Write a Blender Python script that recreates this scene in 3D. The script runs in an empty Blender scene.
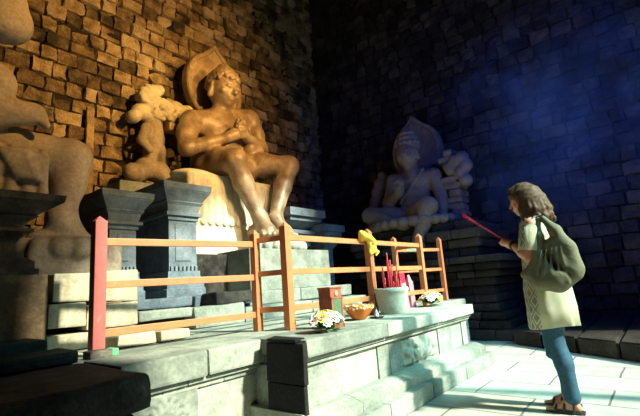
import bpy, bmesh, math, random
import numpy as np
from mathutils import Vector, Matrix, Euler
random.seed(7); rng = np.random.default_rng(7)
SC = bpy.context.scene; COL = SC.collection
PI = math.pi

# ------------------------------------------------------------------ camera
YAW, PITCH, ROLL, FPX = math.radians(51.08), math.radians(10.625), math.radians(-4.27), 417.2
fwd = Vector((math.sin(YAW)*math.cos(PITCH), math.cos(YAW)*math.cos(PITCH), math.sin(PITCH)))
r0 = Vector((math.cos(YAW), -math.sin(YAW), 0)); u0 = r0.cross(fwd)
rgt = r0*math.cos(ROLL)+u0*math.sin(ROLL); upv = -r0*math.sin(ROLL)+u0*math.cos(ROLL)
CAM = Vector((0, 0, 1.0))
cd = bpy.data.cameras.new('camera'); cam = bpy.data.objects.new('camera', cd); COL.objects.link(cam)
cd.sensor_width = 36; cd.lens = 36*FPX/640; cd.clip_start = .05
cam.matrix_world = Matrix(((rgt.x, upv.x, -fwd.x, 0), (rgt.y, upv.y, -fwd.y, 0), (rgt.z, upv.z, -fwd.z, 1.0), (0, 0, 0, 1)))
SC.camera = cam
def ray(px, py): return rgt*((px-320)/FPX)-upv*((py-208)/FPX)+fwd
def AY(px, py, Y): d = ray(px, py); return CAM+d*(Y/d.y)          # point of the place at depth Y seen at a pixel
def AX(px, py, X): d = ray(px, py); return CAM+d*(X/d.x)
def AZ(px, py, z): d = ray(px, py); return CAM+d*((z-1)/d.z)

# ------------------------------------------------------------------ world, sun, daylight, lamps, exposure
w = bpy.data.worlds.new('world'); SC.world = w; w.use_nodes = True
bg = w.node_tree.nodes['Background']; bg.inputs[0].default_value = (.03, .10, .42, 1); bg.inputs[1].default_value = .035
def light(name, kind, loc, target, energy, color, **kw):
    l = bpy.data.lights.new(name, kind); l.energy = energy; l.color = color
    for k, v in kw.items(): setattr(l, k, v)
    o = bpy.data.objects.new(name, l); COL.objects.link(o); o.location = loc
    o.rotation_euler = (Vector(target)-Vector(loc)).to_track_quat('-Z', 'Y').to_euler(); return o
SUN = Vector((-.16, 1, -.77))
light('sun', 'SUN', (3, -6, 6), Vector((3, -6, 6))+SUN, 11.0, (1.0, 1.0, .74), angle=math.radians(3))
light('doorway_daylight', 'AREA', (4.3, -1.45, 4.0), (4.1, 2.7, .2), 150, (.20, .52, .52), shape='RECTANGLE', size=2.4, size_y=3.0, spread=math.radians(62))
light('added_blue_fill', 'AREA', (4.2, -1.25, 4.6), (8.4, 1.4, 2.8), 60, (.005, .10, 1.0), shape='RECTANGLE', size=2.4, size_y=2.2, spread=math.radians(100))  # added blue fill lamp aimed at the right wall
light('shrine_spotlight', 'SPOT', (5.2, -.6, 4.4), (4.1, 6.3, 4.2), 1700, (1.0, .55, .14), spot_size=math.radians(36), spot_blend=.8, shadow_soft_size=.05)
light('wall_floodlight', 'SPOT', (3.6, -.6, 5.2), (2.3, 6.8, 4.6), 2500, (1.0, .52, .12), spot_size=math.radians(84), spot_blend=1.0, shadow_soft_size=.06)
SC.view_settings.view_transform = 'Standard'; SC.view_settings.look = 'None'
SC.view_settings.exposure = 0.0; SC.view_settings.gamma = 1.0; SC.view_settings.use_curve_mapping = False

# ------------------------------------------------------------------ materials
def nt(name):
    m = bpy.data.materials.new(name); m.use_nodes = True; t = m.node_tree
    return m, t, t.nodes['Principled BSDF']
def plain(name, c, rough=.6, metal=0, spec=.5, trans=0, ior=1.45, var=.15, scale=30, bump=0):
    m, t, b = nt(name); N = t.nodes.new; L = t.links.new
    tc = N('ShaderNodeTexCoord'); no = N('ShaderNodeTexNoise'); no.inputs['Scale'].default_value = scale; no.inputs['Detail'].default_value = 4
    L(tc.outputs['Object'], no.inputs['Vector'])
    r = N('ShaderNodeValToRGB'); L(no.outputs['Fac'], r.inputs[0])
    r.color_ramp.elements[0].position = .3; r.color_ramp.elements[1].position = .7
    r.color_ramp.elements[0].color = (*[x*(1-var) for x in c], 1); r.color_ramp.elements[1].color = (*[min(1, x*(1+var)) for x in c], 1)
    L(r.outputs[0], b.inputs['Base Color']); b.inputs['Roughness'].default_value = rough; b.inputs['Metallic'].default_value = metal
    b.inputs['Specular IOR Level'].default_value = spec; b.inputs['Transmission Weight'].default_value = trans; b.inputs['IOR'].default_value = ior
    if bump:
        bp = N('ShaderNodeBump'); bp.inputs['Strength'].default_value = bump; bp.inputs['Distance'].default_value = .01
        L(no.outputs['Fac'], bp.inputs['Height']); L(bp.outputs[0], b.inputs['Normal'])
    return m
def stone(name, cols, scale=2.5, rough=.85, bump=.6, island=.35, dist=.02, spots=.5, spotcol=(.03, .03, .03), spec=.25):
    """weathered stone: three-tone large noise, fine grain, random tone per block, dark lichen stains"""
    m, t, b = nt(name); N = t.nodes.new; L = t.links.new
    tc = N('ShaderNodeTexCoord')
    n1 = N('ShaderNodeTexNoise'); n1.inputs['Scale'].default_value = scale; n1.inputs['Detail'].default_value = 8; n1.inputs['Roughness'].default_value = .65
    n2 = N('ShaderNodeTexNoise'); n2.inputs['Scale'].default_value = scale*14; n2.inputs['Detail'].default_value = 6
    n3 = N('ShaderNodeTexNoise'); n3.inputs['Scale'].default_value = scale*.6; n3.inputs['Detail'].default_value = 10; n3.inputs['Roughness'].default_value = .75
    for n in (n1, n2, n3): L(tc.outputs['Object'], n.inputs['Vector'])
    geo = N('ShaderNodeNewGeometry')
    ad = N('ShaderNodeMath'); ad.operation = 'MULTIPLY_ADD'; L(geo.outputs['Random Per Island'], ad.inputs[0]); ad.inputs[1].default_value = island; 
    L(n1.outputs['Fac'], ad.inputs[2])
    sb = N('ShaderNodeMath'); sb.operation = 'SUBTRACT'; L(ad.outputs[0], sb.inputs[0]); sb.inputs[1].default_value = island*.5
    r = N('ShaderNodeValToRGB'); L(sb.outputs[0], r.inputs[0]); e = r.color_ramp.elements
    e[0].position = .3; e[0].color = (*cols[0], 1); e[1].position = .72; e[1].color = (*cols[-1], 1)
    for i, c in enumerate(cols[1:-1]):
        q = e.new(.3+.42*(i+1)/(len(cols)-1)); q.color = (*c, 1)
    g = N('ShaderNodeMix'); g.data_type = 'RGBA'; g.blend_type = 'OVERLAY'; g.inputs[0].default_value = .45
    L(r.outputs[0], g.inputs[6]); L(n2.outputs['Fac'], g.inputs[7])
    s = N('ShaderNodeValToRGB'); L(n3.outputs['Fac'], s.inputs[0]); s.color_ramp.elements[0].position = .5; s.color_ramp.elements[1].position = .66
    s.color_ramp.elements[0].color = (0, 0, 0, 1); s.color_ramp.elements[1].color = (spots, spots, spots, 1)
    g2 = N('ShaderNodeMix'); g2.data_type = 'RGBA'; L(s.outputs[0], g2.inputs[0]); L(g.outputs[2], g2.inputs[6]); g2.inputs[7].default_value = (*spotcol, 1)
    L(g2.outputs[2], b.inputs['Base Color']); b.inputs['Roughness'].default_value = rough; b.inputs['Specular IOR Level'].default_value = spec
    h = N('ShaderNodeMath'); h.operation = 'MULTIPLY_ADD'; L(n2.outputs['Fac'], h.inputs[0]); h.inputs[1].default_value = .4; L(n1.outputs['Fac'], h.inputs[2])
    bp = N('ShaderNodeBump'); bp.inputs['Strength'].default_value = bump; bp.inputs['Distance'].default_value = dist
    L(h.outputs[0], bp.inputs['Height']); L(bp.outputs[0], b.inputs['Normal'])
    return m
M = {}
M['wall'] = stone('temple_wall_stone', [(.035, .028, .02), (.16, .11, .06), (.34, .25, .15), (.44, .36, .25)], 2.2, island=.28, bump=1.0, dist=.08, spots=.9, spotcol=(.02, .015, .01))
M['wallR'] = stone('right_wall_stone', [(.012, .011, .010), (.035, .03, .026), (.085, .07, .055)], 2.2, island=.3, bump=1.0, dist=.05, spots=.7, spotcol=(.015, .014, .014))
M['mortar'] = plain('dark_joint', (.02, .017, .014), .95, spec=.1)
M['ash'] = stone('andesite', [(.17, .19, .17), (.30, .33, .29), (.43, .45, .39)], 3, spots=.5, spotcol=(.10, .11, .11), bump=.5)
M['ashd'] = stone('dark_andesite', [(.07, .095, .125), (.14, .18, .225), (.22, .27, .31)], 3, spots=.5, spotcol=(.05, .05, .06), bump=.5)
M['soot'] = stone('soot_and_shade_stone', [(.012, .012, .013), (.06, .055, .05), (.30, .26, .21)], 4, spots=.6, spotcol=(.012, .012, .012), bump=.9)  # soot stain; also stands in for shade on the gap and step stones
M['rust'] = stone('rusty_brown_stone', [(.08, .055, .035), (.26, .17, .09), (.42, .30, .18)], 3, spots=.5, spotcol=(.02, .015, .01), bump=.8)
M['shade_black'] = stone('shade_black_stone', [(.006, .006, .008), (.010, .010, .012), (.02, .02, .022)], 3, spots=.5, spotcol=(.005, .005, .006), bump=.8)  # near-black colour that carries the shade of the altar's end face
M['cream'] = stone('pale_stone', [(.34, .30, .22), (.52, .47, .36), (.66, .62, .50)], 3, spots=.35, spotcol=(.15, .12, .08), bump=.5)
M['statue'] = stone('statue_stone', [(.12, .08, .05), (.27, .19, .12), (.46, .36, .26)], 3.2, island=0, spots=.55, spotcol=(.07, .045, .03), bump=.45, rough=.42, spec=.6)
M['statueL'] = stone('grey_statue_stone', [(.15, .12, .095), (.27, .22, .175), (.40, .34, .27)], 2.5, island=0, spots=.4, spotcol=(.07, .06, .05), bump=.4, rough=.7)
M['statueR'] = stone('dark_statue_stone', [(.13, .105, .09), (.21, .165, .135), (.30, .24, .19)], 2.5, island=0, spots=.45, spotcol=(.07, .06, .05), bump=.5, rough=.7)

# ------------------------------------------------------------------ helpers
def mesh_obj(name, verts, faces, mat, parent=None, smooth=False, edges=()):
    me = bpy.data.meshes.new(name); me.from_pydata([tuple(v) for v in verts], list(edges), [tuple(f) for f in faces]); me.update()
    if mat: me.materials.append(mat)
    o = bpy.data.objects.new(name, me); COL.objects.link(o)
    if smooth: me.polygons.foreach_set('use_smooth', [True]*len(me.polygons))
    if parent: o.parent = parent
    return o
def bm_obj(name, bm, mat, parent=None, smooth=False):
    me = bpy.data.meshes.new(name); bm.normal_update(); bm.to_mesh(me); bm.free(); me.materials.append(mat)
    o = bpy.data.objects.new(name, me); COL.objects.link(o)
    if smooth: me.polygons.foreach_set('use_smooth', [True]*len(me.polygons))
    if parent: o.parent = parent
    return o
def thing(name, label, cat, loc=(0, 0, 0), rz=0, group=None):
    o = bpy.data.objects.new(name, None); COL.objects.link(o); o.location = loc; o.rotation_euler = (0, 0, rz); o.empty_display_size = .1
    return tag(o, label, cat, group)
def tag(o, label, cat, group=None):
    o['label'] = label; o['category'] = cat
    if group: o['group'] = group
    return o
def struct(o): o['kind'] = 'structure'; return o
def rebase(o, loc):
    """give a world-built mesh its origin at loc"""
    loc = Vector(loc); o.data.transform(Matrix.Translation(-loc)); o.location = loc; return o
def box(bm, lo, hi, bev=.0, jit=0, seg=2, mat=None):
    """bevelled (optionally rough-cornered) block between two corners"""
    c = [(a+b)/2 for a, b in zip(lo, hi)]; s = [abs(b-a) for a, b in zip(lo, hi)]
    t = bmesh.new(); bmesh.ops.create_cube(t, size=1)
    for v in t.verts: v.co = Vector([v.co[i]*s[i]+c[i]+random.uniform(-jit, jit) for i in range(3)])
    if bev: bmesh.ops.bevel(t, geom=list(t.edges), offset=min(bev, min(s)*.45), segments=seg, affect='EDGES', profile=.6)
    if mat is not None: t.transform(mat)
    me = bpy.data.meshes.new('t'); t.to_mesh(me); t.free(); bm.from_mesh(me); bpy.data.meshes.remove(me)
def rough(bm, amt, freq=3.0, cuts=0):
    from mathutils import noise
    for v in bm.verts: v.co += noise.noise_vector(v.co*freq)*amt
def tube(bm, pts, radii, n=10, cap=True, flat=1.0):
    pts = [Vector(p) for p in pts]
    if not hasattr(radii, '__len__'): radii = [radii]*len(pts)
    rings = []; prev = None
    for i, p in enumerate(pts):
        d = (pts[min(i+1, len(pts)-1)]-pts[max(i-1, 0)]).normalized()
        if prev is None:
            a = Vector((0, 0, 1)) if abs(d.z) < .9 else Vector((1, 0, 0)); x = d.cross(a).normalized()
        else: x = (prev-d*prev.dot(d)).normalized()
        prev = x; y = d.cross(x)
        rings.append([bm.verts.new(p+(x*math.cos(2*PI*k/n)+y*math.sin(2*PI*k/n)*flat)*radii[i]) for k in range(n)])
    for a, b in zip(rings, rings[1:]):
        for k in range(n): bm.faces.new((a[k], a[(k+1) % n], b[(k+1) % n], b[k]))
    if cap: bm.faces.new(rings[0][::-1]); bm.faces.new(rings[-1])
def lathe(bm, prof, n=32, c=(0, 0, 0)):
    rings = []
    for r, z in prof: rings.append([bm.verts.new((c[0]+max(r, 1e-4)*math.cos(2*PI*k/n), c[1]+max(r, 1e-4)*math.sin(2*PI*k/n), c[2]+z)) for k in range(n)])
    for a, b in zip(rings, rings[1:]):
        for k in range(n): bm.faces.new((a[k], a[(k+1) % n], b[(k+1) % n], b[k]))
    bm.faces.new(rings[0][::-1]); bm.faces.new(rings[-1])
def slab_stack(bm, x0, x1, y0, y1, prof, jit=.0):
    """rectangular moulding: prof = [(outset, z)], outset applied on all four sides"""
    rings = []
    for o, z in prof: rings.append([bm.verts.new((x, y, z)) for x, y in ((x0-o, y0-o), (x1+o, y0-o), (x1+o, y1+o), (x0-o, y1+o))])
    for a, b in zip(rings, rings[1:]):
        for k in range(4): bm.faces.new((a[k], a[(k+1) % 4], b[(k+1) % 4], b[k]))
    bm.faces.new(rings[0][::-1]); bm.faces.new(rings[-1])

# -------- smooth-union distance fields turned into one continuous surface (figures, carved stone, cloth)
class Sdf:
    def __init__(s, h): s.h = h; s.pr = []
    def cap(s, a, b, ra, rb=None, k=.04, op=1): s.pr.append(('c', np.array(a, float), np.array(b, float), ra, ra if rb is None else rb, k, op)); return s
    def ell(s, c, r, rot=(0, 0, 0), k=.04, op=1): s.pr.append(('e', np.array(c, float), np.array(r, float), np.array(Euler(rot).to_matrix()), None, k, op)); return s
    def box(s, c, r, rot=(0, 0, 0), rd=.02, k=.03, op=1): s.pr.append(('b', np.array(c, float), np.array(r, float), np.array(Euler(rot).to_matrix()), rd, k, op)); return s
    def chain(s, pts, rs, k=.04):
        for i in range(len(pts)-1): s.cap(pts[i], pts[i+1], rs[i], rs[i+1], k)
        return s
    def bounds(s, p):
        if p[0] == 'c': m = max(p[3], p[4]); return np.minimum(p[1], p[2])-m, np.maximum(p[1], p[2])+m
        if p[0] == 'e': e = np.sqrt((p[3]**2) @ (p[2]**2)); return p[1]-e, p[1]+e
        e = np.abs(p[3]) @ p[2]; return p[1]-e, p[1]+e
    def mesh(s, clip=None):
        h = s.h; bs = [s.bounds(p) for p in s.pr]; add = [b for b, p in zip(bs, s.pr) if p[6] > 0]
        lo = np.min([b[0] for b in add], 0)-3*h; hi = np.max([b[1] for b in add], 0)+3*h
        n = np.ceil((hi-lo)/h).astype(int)+1; D = np.full(n, 10.0, np.float32)
        ax = [(lo[i]+h*np.arange(n[i])).astype(np.float32) for i in range(3)]
        for p, b in zip(s.pr, bs):
            k = p[5]; mg = k*1.2+2.5*h
            i0 = np.maximum(((b[0]-mg-lo)/h).astype(int), 0); i1 = np.minimum(((b[1]+mg-lo)/h).astype(int)+2, n)
            if (i1 <= i0).any(): continue
            X, Y, Z = np.meshgrid(*[ax[i][i0[i]:i1[i]] for i in range(3)], indexing='ij')
            if p[0] == 'c':
                ab = p[2]-p[1]; L = max(ab @ ab, 1e-9)
                t = np.clip(((X-p[1][0])*ab[0]+(Y-p[1][1])*ab[1]+(Z-p[1][2])*ab[2])/L, 0, 1)
                d = np.sqrt((X-p[1][0]-t*ab[0])**2+(Y-p[1][1]-t*ab[1])**2+(Z-p[1][2]-t*ab[2])**2)-(p[3]+(p[4]-p[3])*t)
            else:
                R_ = p[3]; q = [X-p[1][0], Y-p[1][1], Z-p[1][2]]
                l = [R_[0, i]*q[0]+R_[1, i]*q[1]+R_[2, i]*q[2] for i in range(3)]
                if p[0] == 'e':
                    k0 = np.sqrt(sum((l[i]/p[2][i])**2 for i in range(3))); k1 = np.sqrt(sum((l[i]/p[2][i]**2)**2 for i in range(3)))
                    d = k0*(k0-1)/np.maximum(k1, 1e-6)
                else:
                    g = [np.abs(l[i])-(p[2][i]-p[4]) for i in range(3)]
                    d = np.sqrt(sum(np.maximum(x, 0)**2 for x in g))+np.minimum(np.maximum(np.maximum(g[0], g[1]), g[2]), 0)-p[4]
            S_ = tuple(slice(i0[i], i1[i]) for i in range(3)); A = D[S_]
            if p[6] > 0: hh = np.maximum(k-np.abs(A-d), 0)/k; D[S_] = np.minimum(A, d)-hh*hh*k*.25
            else: hh = np.maximum(k-np.abs(A+d), 0)/k; D[S_] = np.maximum(A, -d)+hh*hh*k*.25
        if clip: X, Y, Z = np.meshgrid(*ax, indexing='ij'); D = np.maximum(D, clip(X, Y, Z))
        # surface nets
        ins = D < 0; cnt = np.zeros(n-1, np.int8); acc = np.zeros((*(n-1), 3), np.float32); ne = np.zeros(n-1, np.float32)
        def sl(o): return tuple(slice(o[i], n[i]-1+o[i]) for i in range(3))
        cs = [(a, b, c) for a in (0, 1) for b in (0, 1) for c in (0, 1)]
        for a in cs:
            for d in range(3):
                if a[d]: continue
                b = list(a); b[d] = 1; b = tuple(b); va = D[sl(a)]; vb = D[sl(b)]; cr = (va < 0) != (vb < 0)
                t = np.where(cr, va/np.where(cr, va-vb, 1), 0)
                for i in range(3): acc[..., i] += np.where(cr, a[i]+(t if i == d else 0), 0)
                ne += cr
        act = ne > 0; idx = np.full(n-1, -1, np.int64); idx[act] = np.arange(act.sum())
        ijk = np.argwhere(act); V = lo+(ijk+acc[act]/ne[act][:, None])*h
        F = []
        for d in range(3):
            u, v = (d+1) % 3, (d+2) % 3
            s1 = [slice(1, n[i]-1) for i in range(3)]; s1[d] = slice(0, n[d]-1); s2 = list(s1); s2[d] = slice(1, n[d])
            a = ins[tuple(s1)]; b = ins[tuple(s2)]
            off = np.array([1, 1, 1]); off[d] = 0
            for flip, msk in ((0, a & ~b), (1, ~a & b)):
                e = np.argwhere(msk)+off
                if not len(e): continue
                def g(du, dv): q = e.copy(); q[:, u] += du; q[:, v] += dv; return idx[q[:, 0], q[:, 1], q[:, 2]]
                f = np.stack([g(-1, -1), g(0, -1), g(0, 0), g(-1, 0)], 1)
                F.append(f[:, ::-1] if flip else f)
        return V, np.concatenate(F)
    def obj(s, name, mat, parent=None, xf=None, clip=None, smooth=2):
        V, F = s.mesh(clip)
        for _ in range(smooth):      # light Laplacian smoothing
            acc = np.zeros_like(V); c = np.zeros(len(V))
            for i in range(4):
                a, b = F[:, i], F[:, (i+1) % 4]
                np.add.at(acc, a, V[b]); np.add.at(acc, b, V[a]); np.add.at(c, a, 1); np.add.at(c, b, 1)
            V = V*.5+.5*acc/np.maximum(c, 1)[:, None]
        if xf is not None: V = V @ np.array(xf.to_3x3()).T+np.array(xf.translation)
        me = bpy.data.meshes.new(name); me.vertices.add(len(V)); me.vertices.foreach_set('co', V.astype(np.float32).ravel())
        me.loops.add(len(F)*4); me.loops.foreach_set('vertex_index', F.astype(np.int32).ravel())
        me.polygons.add(len(F)); me.polygons.foreach_set('loop_start', np.arange(0, len(F)*4, 4, dtype=np.int32))
        me.polygons.foreach_set('loop_total', np.full(len(F), 4, np.int32)); me.polygons.foreach_set('use_smooth', np.ones(len(F), bool))
        me.update(calc_edges=True); me.validate(); me.materials.append(mat)
        o = bpy.data.objects.new(name, me); COL.objects.link(o)
        if parent: o.parent = parent
        return o

# ------------------------------------------------------------------ room shell
WALL_Y, WALL_X = 6.85, 8.65
def block_wall(name, mat, origin, ux, uz, nrm, length, height, row=.235, wmin=.2, wmax=.42):
    """courses of roughly squared stones standing proud of a dark backing"""
    ux, uz, nrm = np.array(ux, float), np.array(uz, float), np.array(nrm, float); o = np.array(origin, float)
    V = []; F = []; z = 0.0; g = np.linspace(-1, 1, 5)
    while z < height:
        rh = row*rng.uniform(.85, 1.15); x = -rng.uniform(0, .3)
        while x < length:
            wd = rng.uniform(wmin, wmax); pr = rng.uniform(-.03, .05); bul = rng.uniform(.01, .035); 
            b = len(V); tl = rng.uniform(-.04, .04); tz = rng.uniform(-.05, .05)
            for j in g:
                for i in g:
                    e = max(abs(i), abs(j)); sx = i*(1-.07*abs(j)**3*1.0); sz = j*(1-.07*abs(i)**3)
                    dd = pr+bul*(1-i*i*.6-j*j*.4)+tl*i*.4+tz*j*.3+rng.normal(0, .014) if e < 1 else -.06
                    kx = .497*wd+(0 if e < 1 else 0); kz = .49*rh
                    px = x+wd/2+sx*kx*(1.32 if 0 else 1)*(1 if e == 1 else 1.78) if e < 1 else x+wd/2+sx*kx
                    pz = z+rh/2+sz*kz*1.76 if e < 1 else z+rh/2+sz*kz
                    V.append(o+ux*(px+rng.normal(0, .011))+uz*(pz+rng.normal(0, .010))+nrm*dd)
            for j in range(4):
                for i in range(4):
                    a = b+j*5+i; F.append((a, a+1, a+6, a+5))
            x += wd
        z += rh
    ob = mesh_obj(name, V, F, mat, None, smooth=False); struct(ob)
    bb = bmesh.new(); p = [o-nrm*.02+ux*a+uz*c-nrm*d for d in (0, .3) for a in (-.2, length+.2) for c in (0, height)]
    vs = [bb.verts.new(q) for q in p]
    for f in ((0, 1, 3, 2), (4, 6, 7, 5), (0, 4, 5, 1), (2, 3, 7, 6), (0, 2, 6, 4), (1, 5, 7, 3)): bb.faces.new([vs[i] for i in f])
    bmesh.ops.recalc_face_normals(bb, faces=bb.faces[:])
    bm_obj('joint_backing', bb, M['mortar'], ob)
    return ob
block_wall('wall_back', M['wall'], (-2.5, WALL_Y, 0), (1, 0, 0), (0, 0, 1), (0, -1, 0), WALL_X+2.5, 10.5)
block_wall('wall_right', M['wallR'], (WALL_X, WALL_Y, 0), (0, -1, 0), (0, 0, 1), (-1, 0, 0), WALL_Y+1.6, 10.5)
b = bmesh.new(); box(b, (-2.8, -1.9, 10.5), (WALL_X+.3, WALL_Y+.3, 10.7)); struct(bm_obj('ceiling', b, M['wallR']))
# entrance wall behind the photographer, with a tall doorway the sun comes through
b = bmesh.new(); DX0, DX1, DZ = 1.85, 6.9, 8.1
for i in range(18):      # corbelled left haunch of the opening
    z_ = 5.3+i*(DZ-5.3)/18; box(b, (DX0, -1.9, z_), (DX0+.15+i*3.4/18, -1.5, z_+(DZ-5.3)/18))
box(b, (4.30, -1.75, 0), (4.45, -1.6, DZ))
box(b, (-2.5, -1.9, 0), (DX0, -1.5, 10.5)); box(b, (DX1, -1.9, 0), (WALL_X+.3, -1.5, 10.5)); box(b, (DX0, -1.9, DZ), (DX1, -1.5, 10.5))
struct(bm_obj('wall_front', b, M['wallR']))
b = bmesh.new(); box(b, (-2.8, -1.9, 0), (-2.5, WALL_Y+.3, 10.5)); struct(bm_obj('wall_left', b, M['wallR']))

def floor_mat():
    m, t, b_ = nt('floor_slabs'); N = t.nodes.new; L = t.links.new
    tc = N('ShaderNodeTexCoord'); mp = N('ShaderNodeMapping'); mp.inputs['Rotation'].default_value = (0, 0, 1.57); L(tc.outputs['Object'], mp.inputs[0])
    nz = N('ShaderNodeTexNoise'); nz.inputs['Scale'].default_value = 2.5; L(mp.outputs[0], nz.inputs['Vector'])
    mx = N('ShaderNodeMix'); mx.data_type = 'RGBA'; mx.inputs[0].default_value = .03; L(mp.outputs[0], mx.inputs[6]); L(nz.outputs['Color'], mx.inputs[7])
    br = N('ShaderNodeTexBrick'); L(mx.outputs[2], br.inputs['Vector']); br.inputs['Scale'].default_value = 1
    br.inputs['Brick Width'].default_value = .95; br.inputs['Row Height'].default_value = .46; br.inputs['Mortar Size'].default_value = .010; br.inputs['Mortar Smooth'].default_value = .4
    br.inputs['Color1'].default_value = (.40, .43, .39, 1); br.inputs['Color2'].default_value = (.50, .52, .46, 1); br.inputs['Mortar'].default_value = (.16, .17, .16, 1)
    n1 = N('ShaderNodeTexNoise'); n1.inputs['Scale'].default_value = 6; n1.inputs['Detail'].default_value = 10; n1.inputs['Roughness'].default_value = .7; L(tc.outputs['Object'], n1.inputs['Vector'])
    g = N('ShaderNodeMix'); g.data_type = 'RGBA'; g.blend_type = 'OVERLAY'; g.inputs[0].default_value = .45; L(br.outputs[0], g.inputs[6]); L(n1.outputs['Fac'], g.inputs[7])
    L(g.outputs[2], b_.inputs['Base Color']); b_.inputs['Roughness'].default_value = .55; b_.inputs['Specular IOR Level'].default_value = .3
    h = N('ShaderNodeMath'); h.operation = 'MULTIPLY_ADD'; L(n1.outputs['Fac'], h.inputs[0]); h.inputs[1].default_value = .3
    iv = N('ShaderNodeMath'); iv.operation = 'SUBTRACT'; iv.inputs[0].default_value = 1; L(br.outputs['Fac'], iv.inputs[1]); L(iv.outputs[0], h.inputs[2])
    bp = N('ShaderNodeBump'); bp.inputs['Strength'].default_value = .5; bp.inputs['Distance'].default_value = .012; L(h.outputs[0], bp.inputs['Height']); L(bp.outputs[0], b_.inputs['Normal'])
    return m
M['floor'] = floor_mat()
b = bmesh.new(); box(b, (-2.8, -6, -.2), (WALL_X+.3, WALL_Y+.3, 0)); struct(bm_obj('floor', b, M['floor']))

# ------------------------------------------------------------------ altar and platform masonry
def relief_rosette(s, c, r, k=.012):
    """carved flower with curling leaves, facing -Y"""
    s.ell(c, (r*.22, .03, r*.22), k=k)
    for i in range(9):
        a = PI*i/8; s.ell((c[0]+math.cos(a)*r*.6, c[1], c[2]+math.sin(a)*r*.6-.0), (r*.36, .024, r*.11), (0, -a, 0), k=k)
        s.ell((c[0]+math.cos(a+.2)*r*.95, c[1], c[2]+math.sin(a+.2)*r*.95), (r*.12, .022, r*.12), k=k)
TOP = .67
al = thing('stone_altar', 'long grey-green stone altar block jutting forward, with offerings on top', 'altar', (3.55, 2.2, 0))
AL = (3.55, 2.2, 0)
def addm(parent, name, b, mat, smooth=False):
    o = bm_obj(name, b, mat, parent, smooth); o.data.transform(Matrix.Translation(-parent.location)); return o
b = bmesh.new(); xs = [1.98, 2.75, 3.45, 4.2, 5.06]
for a, c in zip(xs, xs[1:]): box(b, (a+.003, 1.70, 0), (c-.003, 2.415, .135), .018, .004)
for a, c in zip([2.0, 2.5, 3.2, 4.0, 4.55], [2.5, 3.2, 4.0, 4.55, 5.02]):
    t = bmesh.new(); slab_stack(t, a+.002, c-.002, 1.86, 2.415, [(0, .135), (0, .135), (0, .20), (0, .235)])
    for v in t.verts:
        if v.co.z < .21 and v.co.y < 2: v.co.y = 1.77
        elif v.co.y < 2: v.co.y = 1.88
    me = bpy.data.meshes.new('q'); t.to_mesh(me); t.free(); b.from_mesh(me)
addm(al, 'plinth', b, M['ash'])
b = bmesh.new(); xs = [2.06, 2.52, 3.0, 3.18, 3.36, 4.16, 4.5, 4.8, 4.94]
for i, (a, c) in enumerate(zip(xs, xs[1:])): box(b, (a+.003, 1.935+(.012 if i in (1, 4, 6) else 0), .23), (c-.003, 2.415, .50), .006, .002)
addm(al, 'panelled_front', b, M['ash'])
b = bmesh.new(); box(b, (2.018, 1.86, .135), (2.055, 2.19, .40), .008, .004); box(b, (2.015, 1.85, .405), (2.055, 2.19, .655), .008, .004); box(b, (2.01, 1.90, .656), (2.10, 2.17, .684), .008, .008)  # added thin facing; the end's shade is put into its black colour
addm(al, 'shade_black_facing', b, M['shade_black'])['label'] = 'added end facing of the altar, coloured black for its shade'
b = bmesh.new()
for a, c in zip([2.08, 2.9, 3.8, 4.5], [2.9, 3.8, 4.5, 4.98]): box(b, (a, 1.905, .50), (c, 2.415, .525), .006)
for a, c in zip([2.08, 2.9, 3.8, 4.5], [2.9, 3.8, 4.5, 4.98]): box(b, (a, 1.885, .53), (c, 2.415, .555), .006)
for a, c in zip([2.05, 3.05, 4.1], [3.05, 4.1, 5.0]): box(b, (a+.002, 1.845, .56), (c-.002, 2.415, TOP), .016, .003)
addm(al, 'cornice_slab', b, M['ash'])
s = Sdf(.012); x0 = 3.40
s.box((3.76, 1.95, .37), (.36, .012, .115), rd=.005)
for i in range(26):
    s.ell((random.uniform(3.46, 4.07), 1.937, random.uniform(.29, .45)), (random.uniform(.02, .05), .034, random.uniform(.02, .05)), (0, random.uniform(0, 3), 0), k=.01)
for i in range(4): s.cap((3.5+i*.17, 1.935, .27), (3.56+i*.15, 1.935, .44), .02, .012, k=.01)
o = s.obj('carved_relief', M['ash'], al, smooth=1); o.data.transform(Matrix.Translation(-al.location))

pf = thing('stone_platform', 'raised grey stone platform behind and left of the altar, carved flower panel below', 'platform', (3, 4, 0))
b = bmesh.new()
box(b, (1.19, 2.45, 0), (6.35, 6.7, .60)); xs = [1.07, 1.52, 2.02, 2.45]
for a, c in zip(xs, xs[1:]): box(b, (a+.002, 2.36, 0), (c-.002, 2.6, .44), .006, .002)
addm(pf, 'body', b, M['ash'])
b = bmesh.new()
for a, c in zip([1.07, 1.35, 1.78], [1.35, 1.78, 2.3]): box(b, (a+.002, 2.34, .445), (c-.002, 2.6, .475), .006)
for a, c in zip([1.07, 1.5], [1.5, 2.3]): box(b, (a+.002, 2.315, .48), (c-.002, 2.6, .51), .006)
for a, c in zip([1.075, 1.62], [1.62, 2.3]): box(b, (a+.002, 2.275, .515), (c-.002, 2.75, TOP), .016, .003)
for yy in (2.755, 3.45, 4.2, 5.2):
    y2 = {2.755: 3.445, 3.45: 4.195, 4.2: 5.195, 5.2: 6.7}[yy]; x = .32 if yy < 3.4 else 1.2
    while x < 6.3:
        w_ = random.uniform(.6, 1.1); 
        box(b, (x+.003, yy, .58), (min(x+w_, 6.35)-.003, y2, TOP+random.uniform(-.004, .002)), .01); x += w_
box(b, (5.065, 2.42, .5), (6.3, 2.75, TOP-.002), .02); box(b, (2.305, 2.42, .5), (3.7, 2.75, TOP-.001), .006); box(b, (3.705, 2.42, .5), (5.06, 2.75, TOP-.001), .006); addm(pf, 'top_slabs', b, M['ash'])
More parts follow.
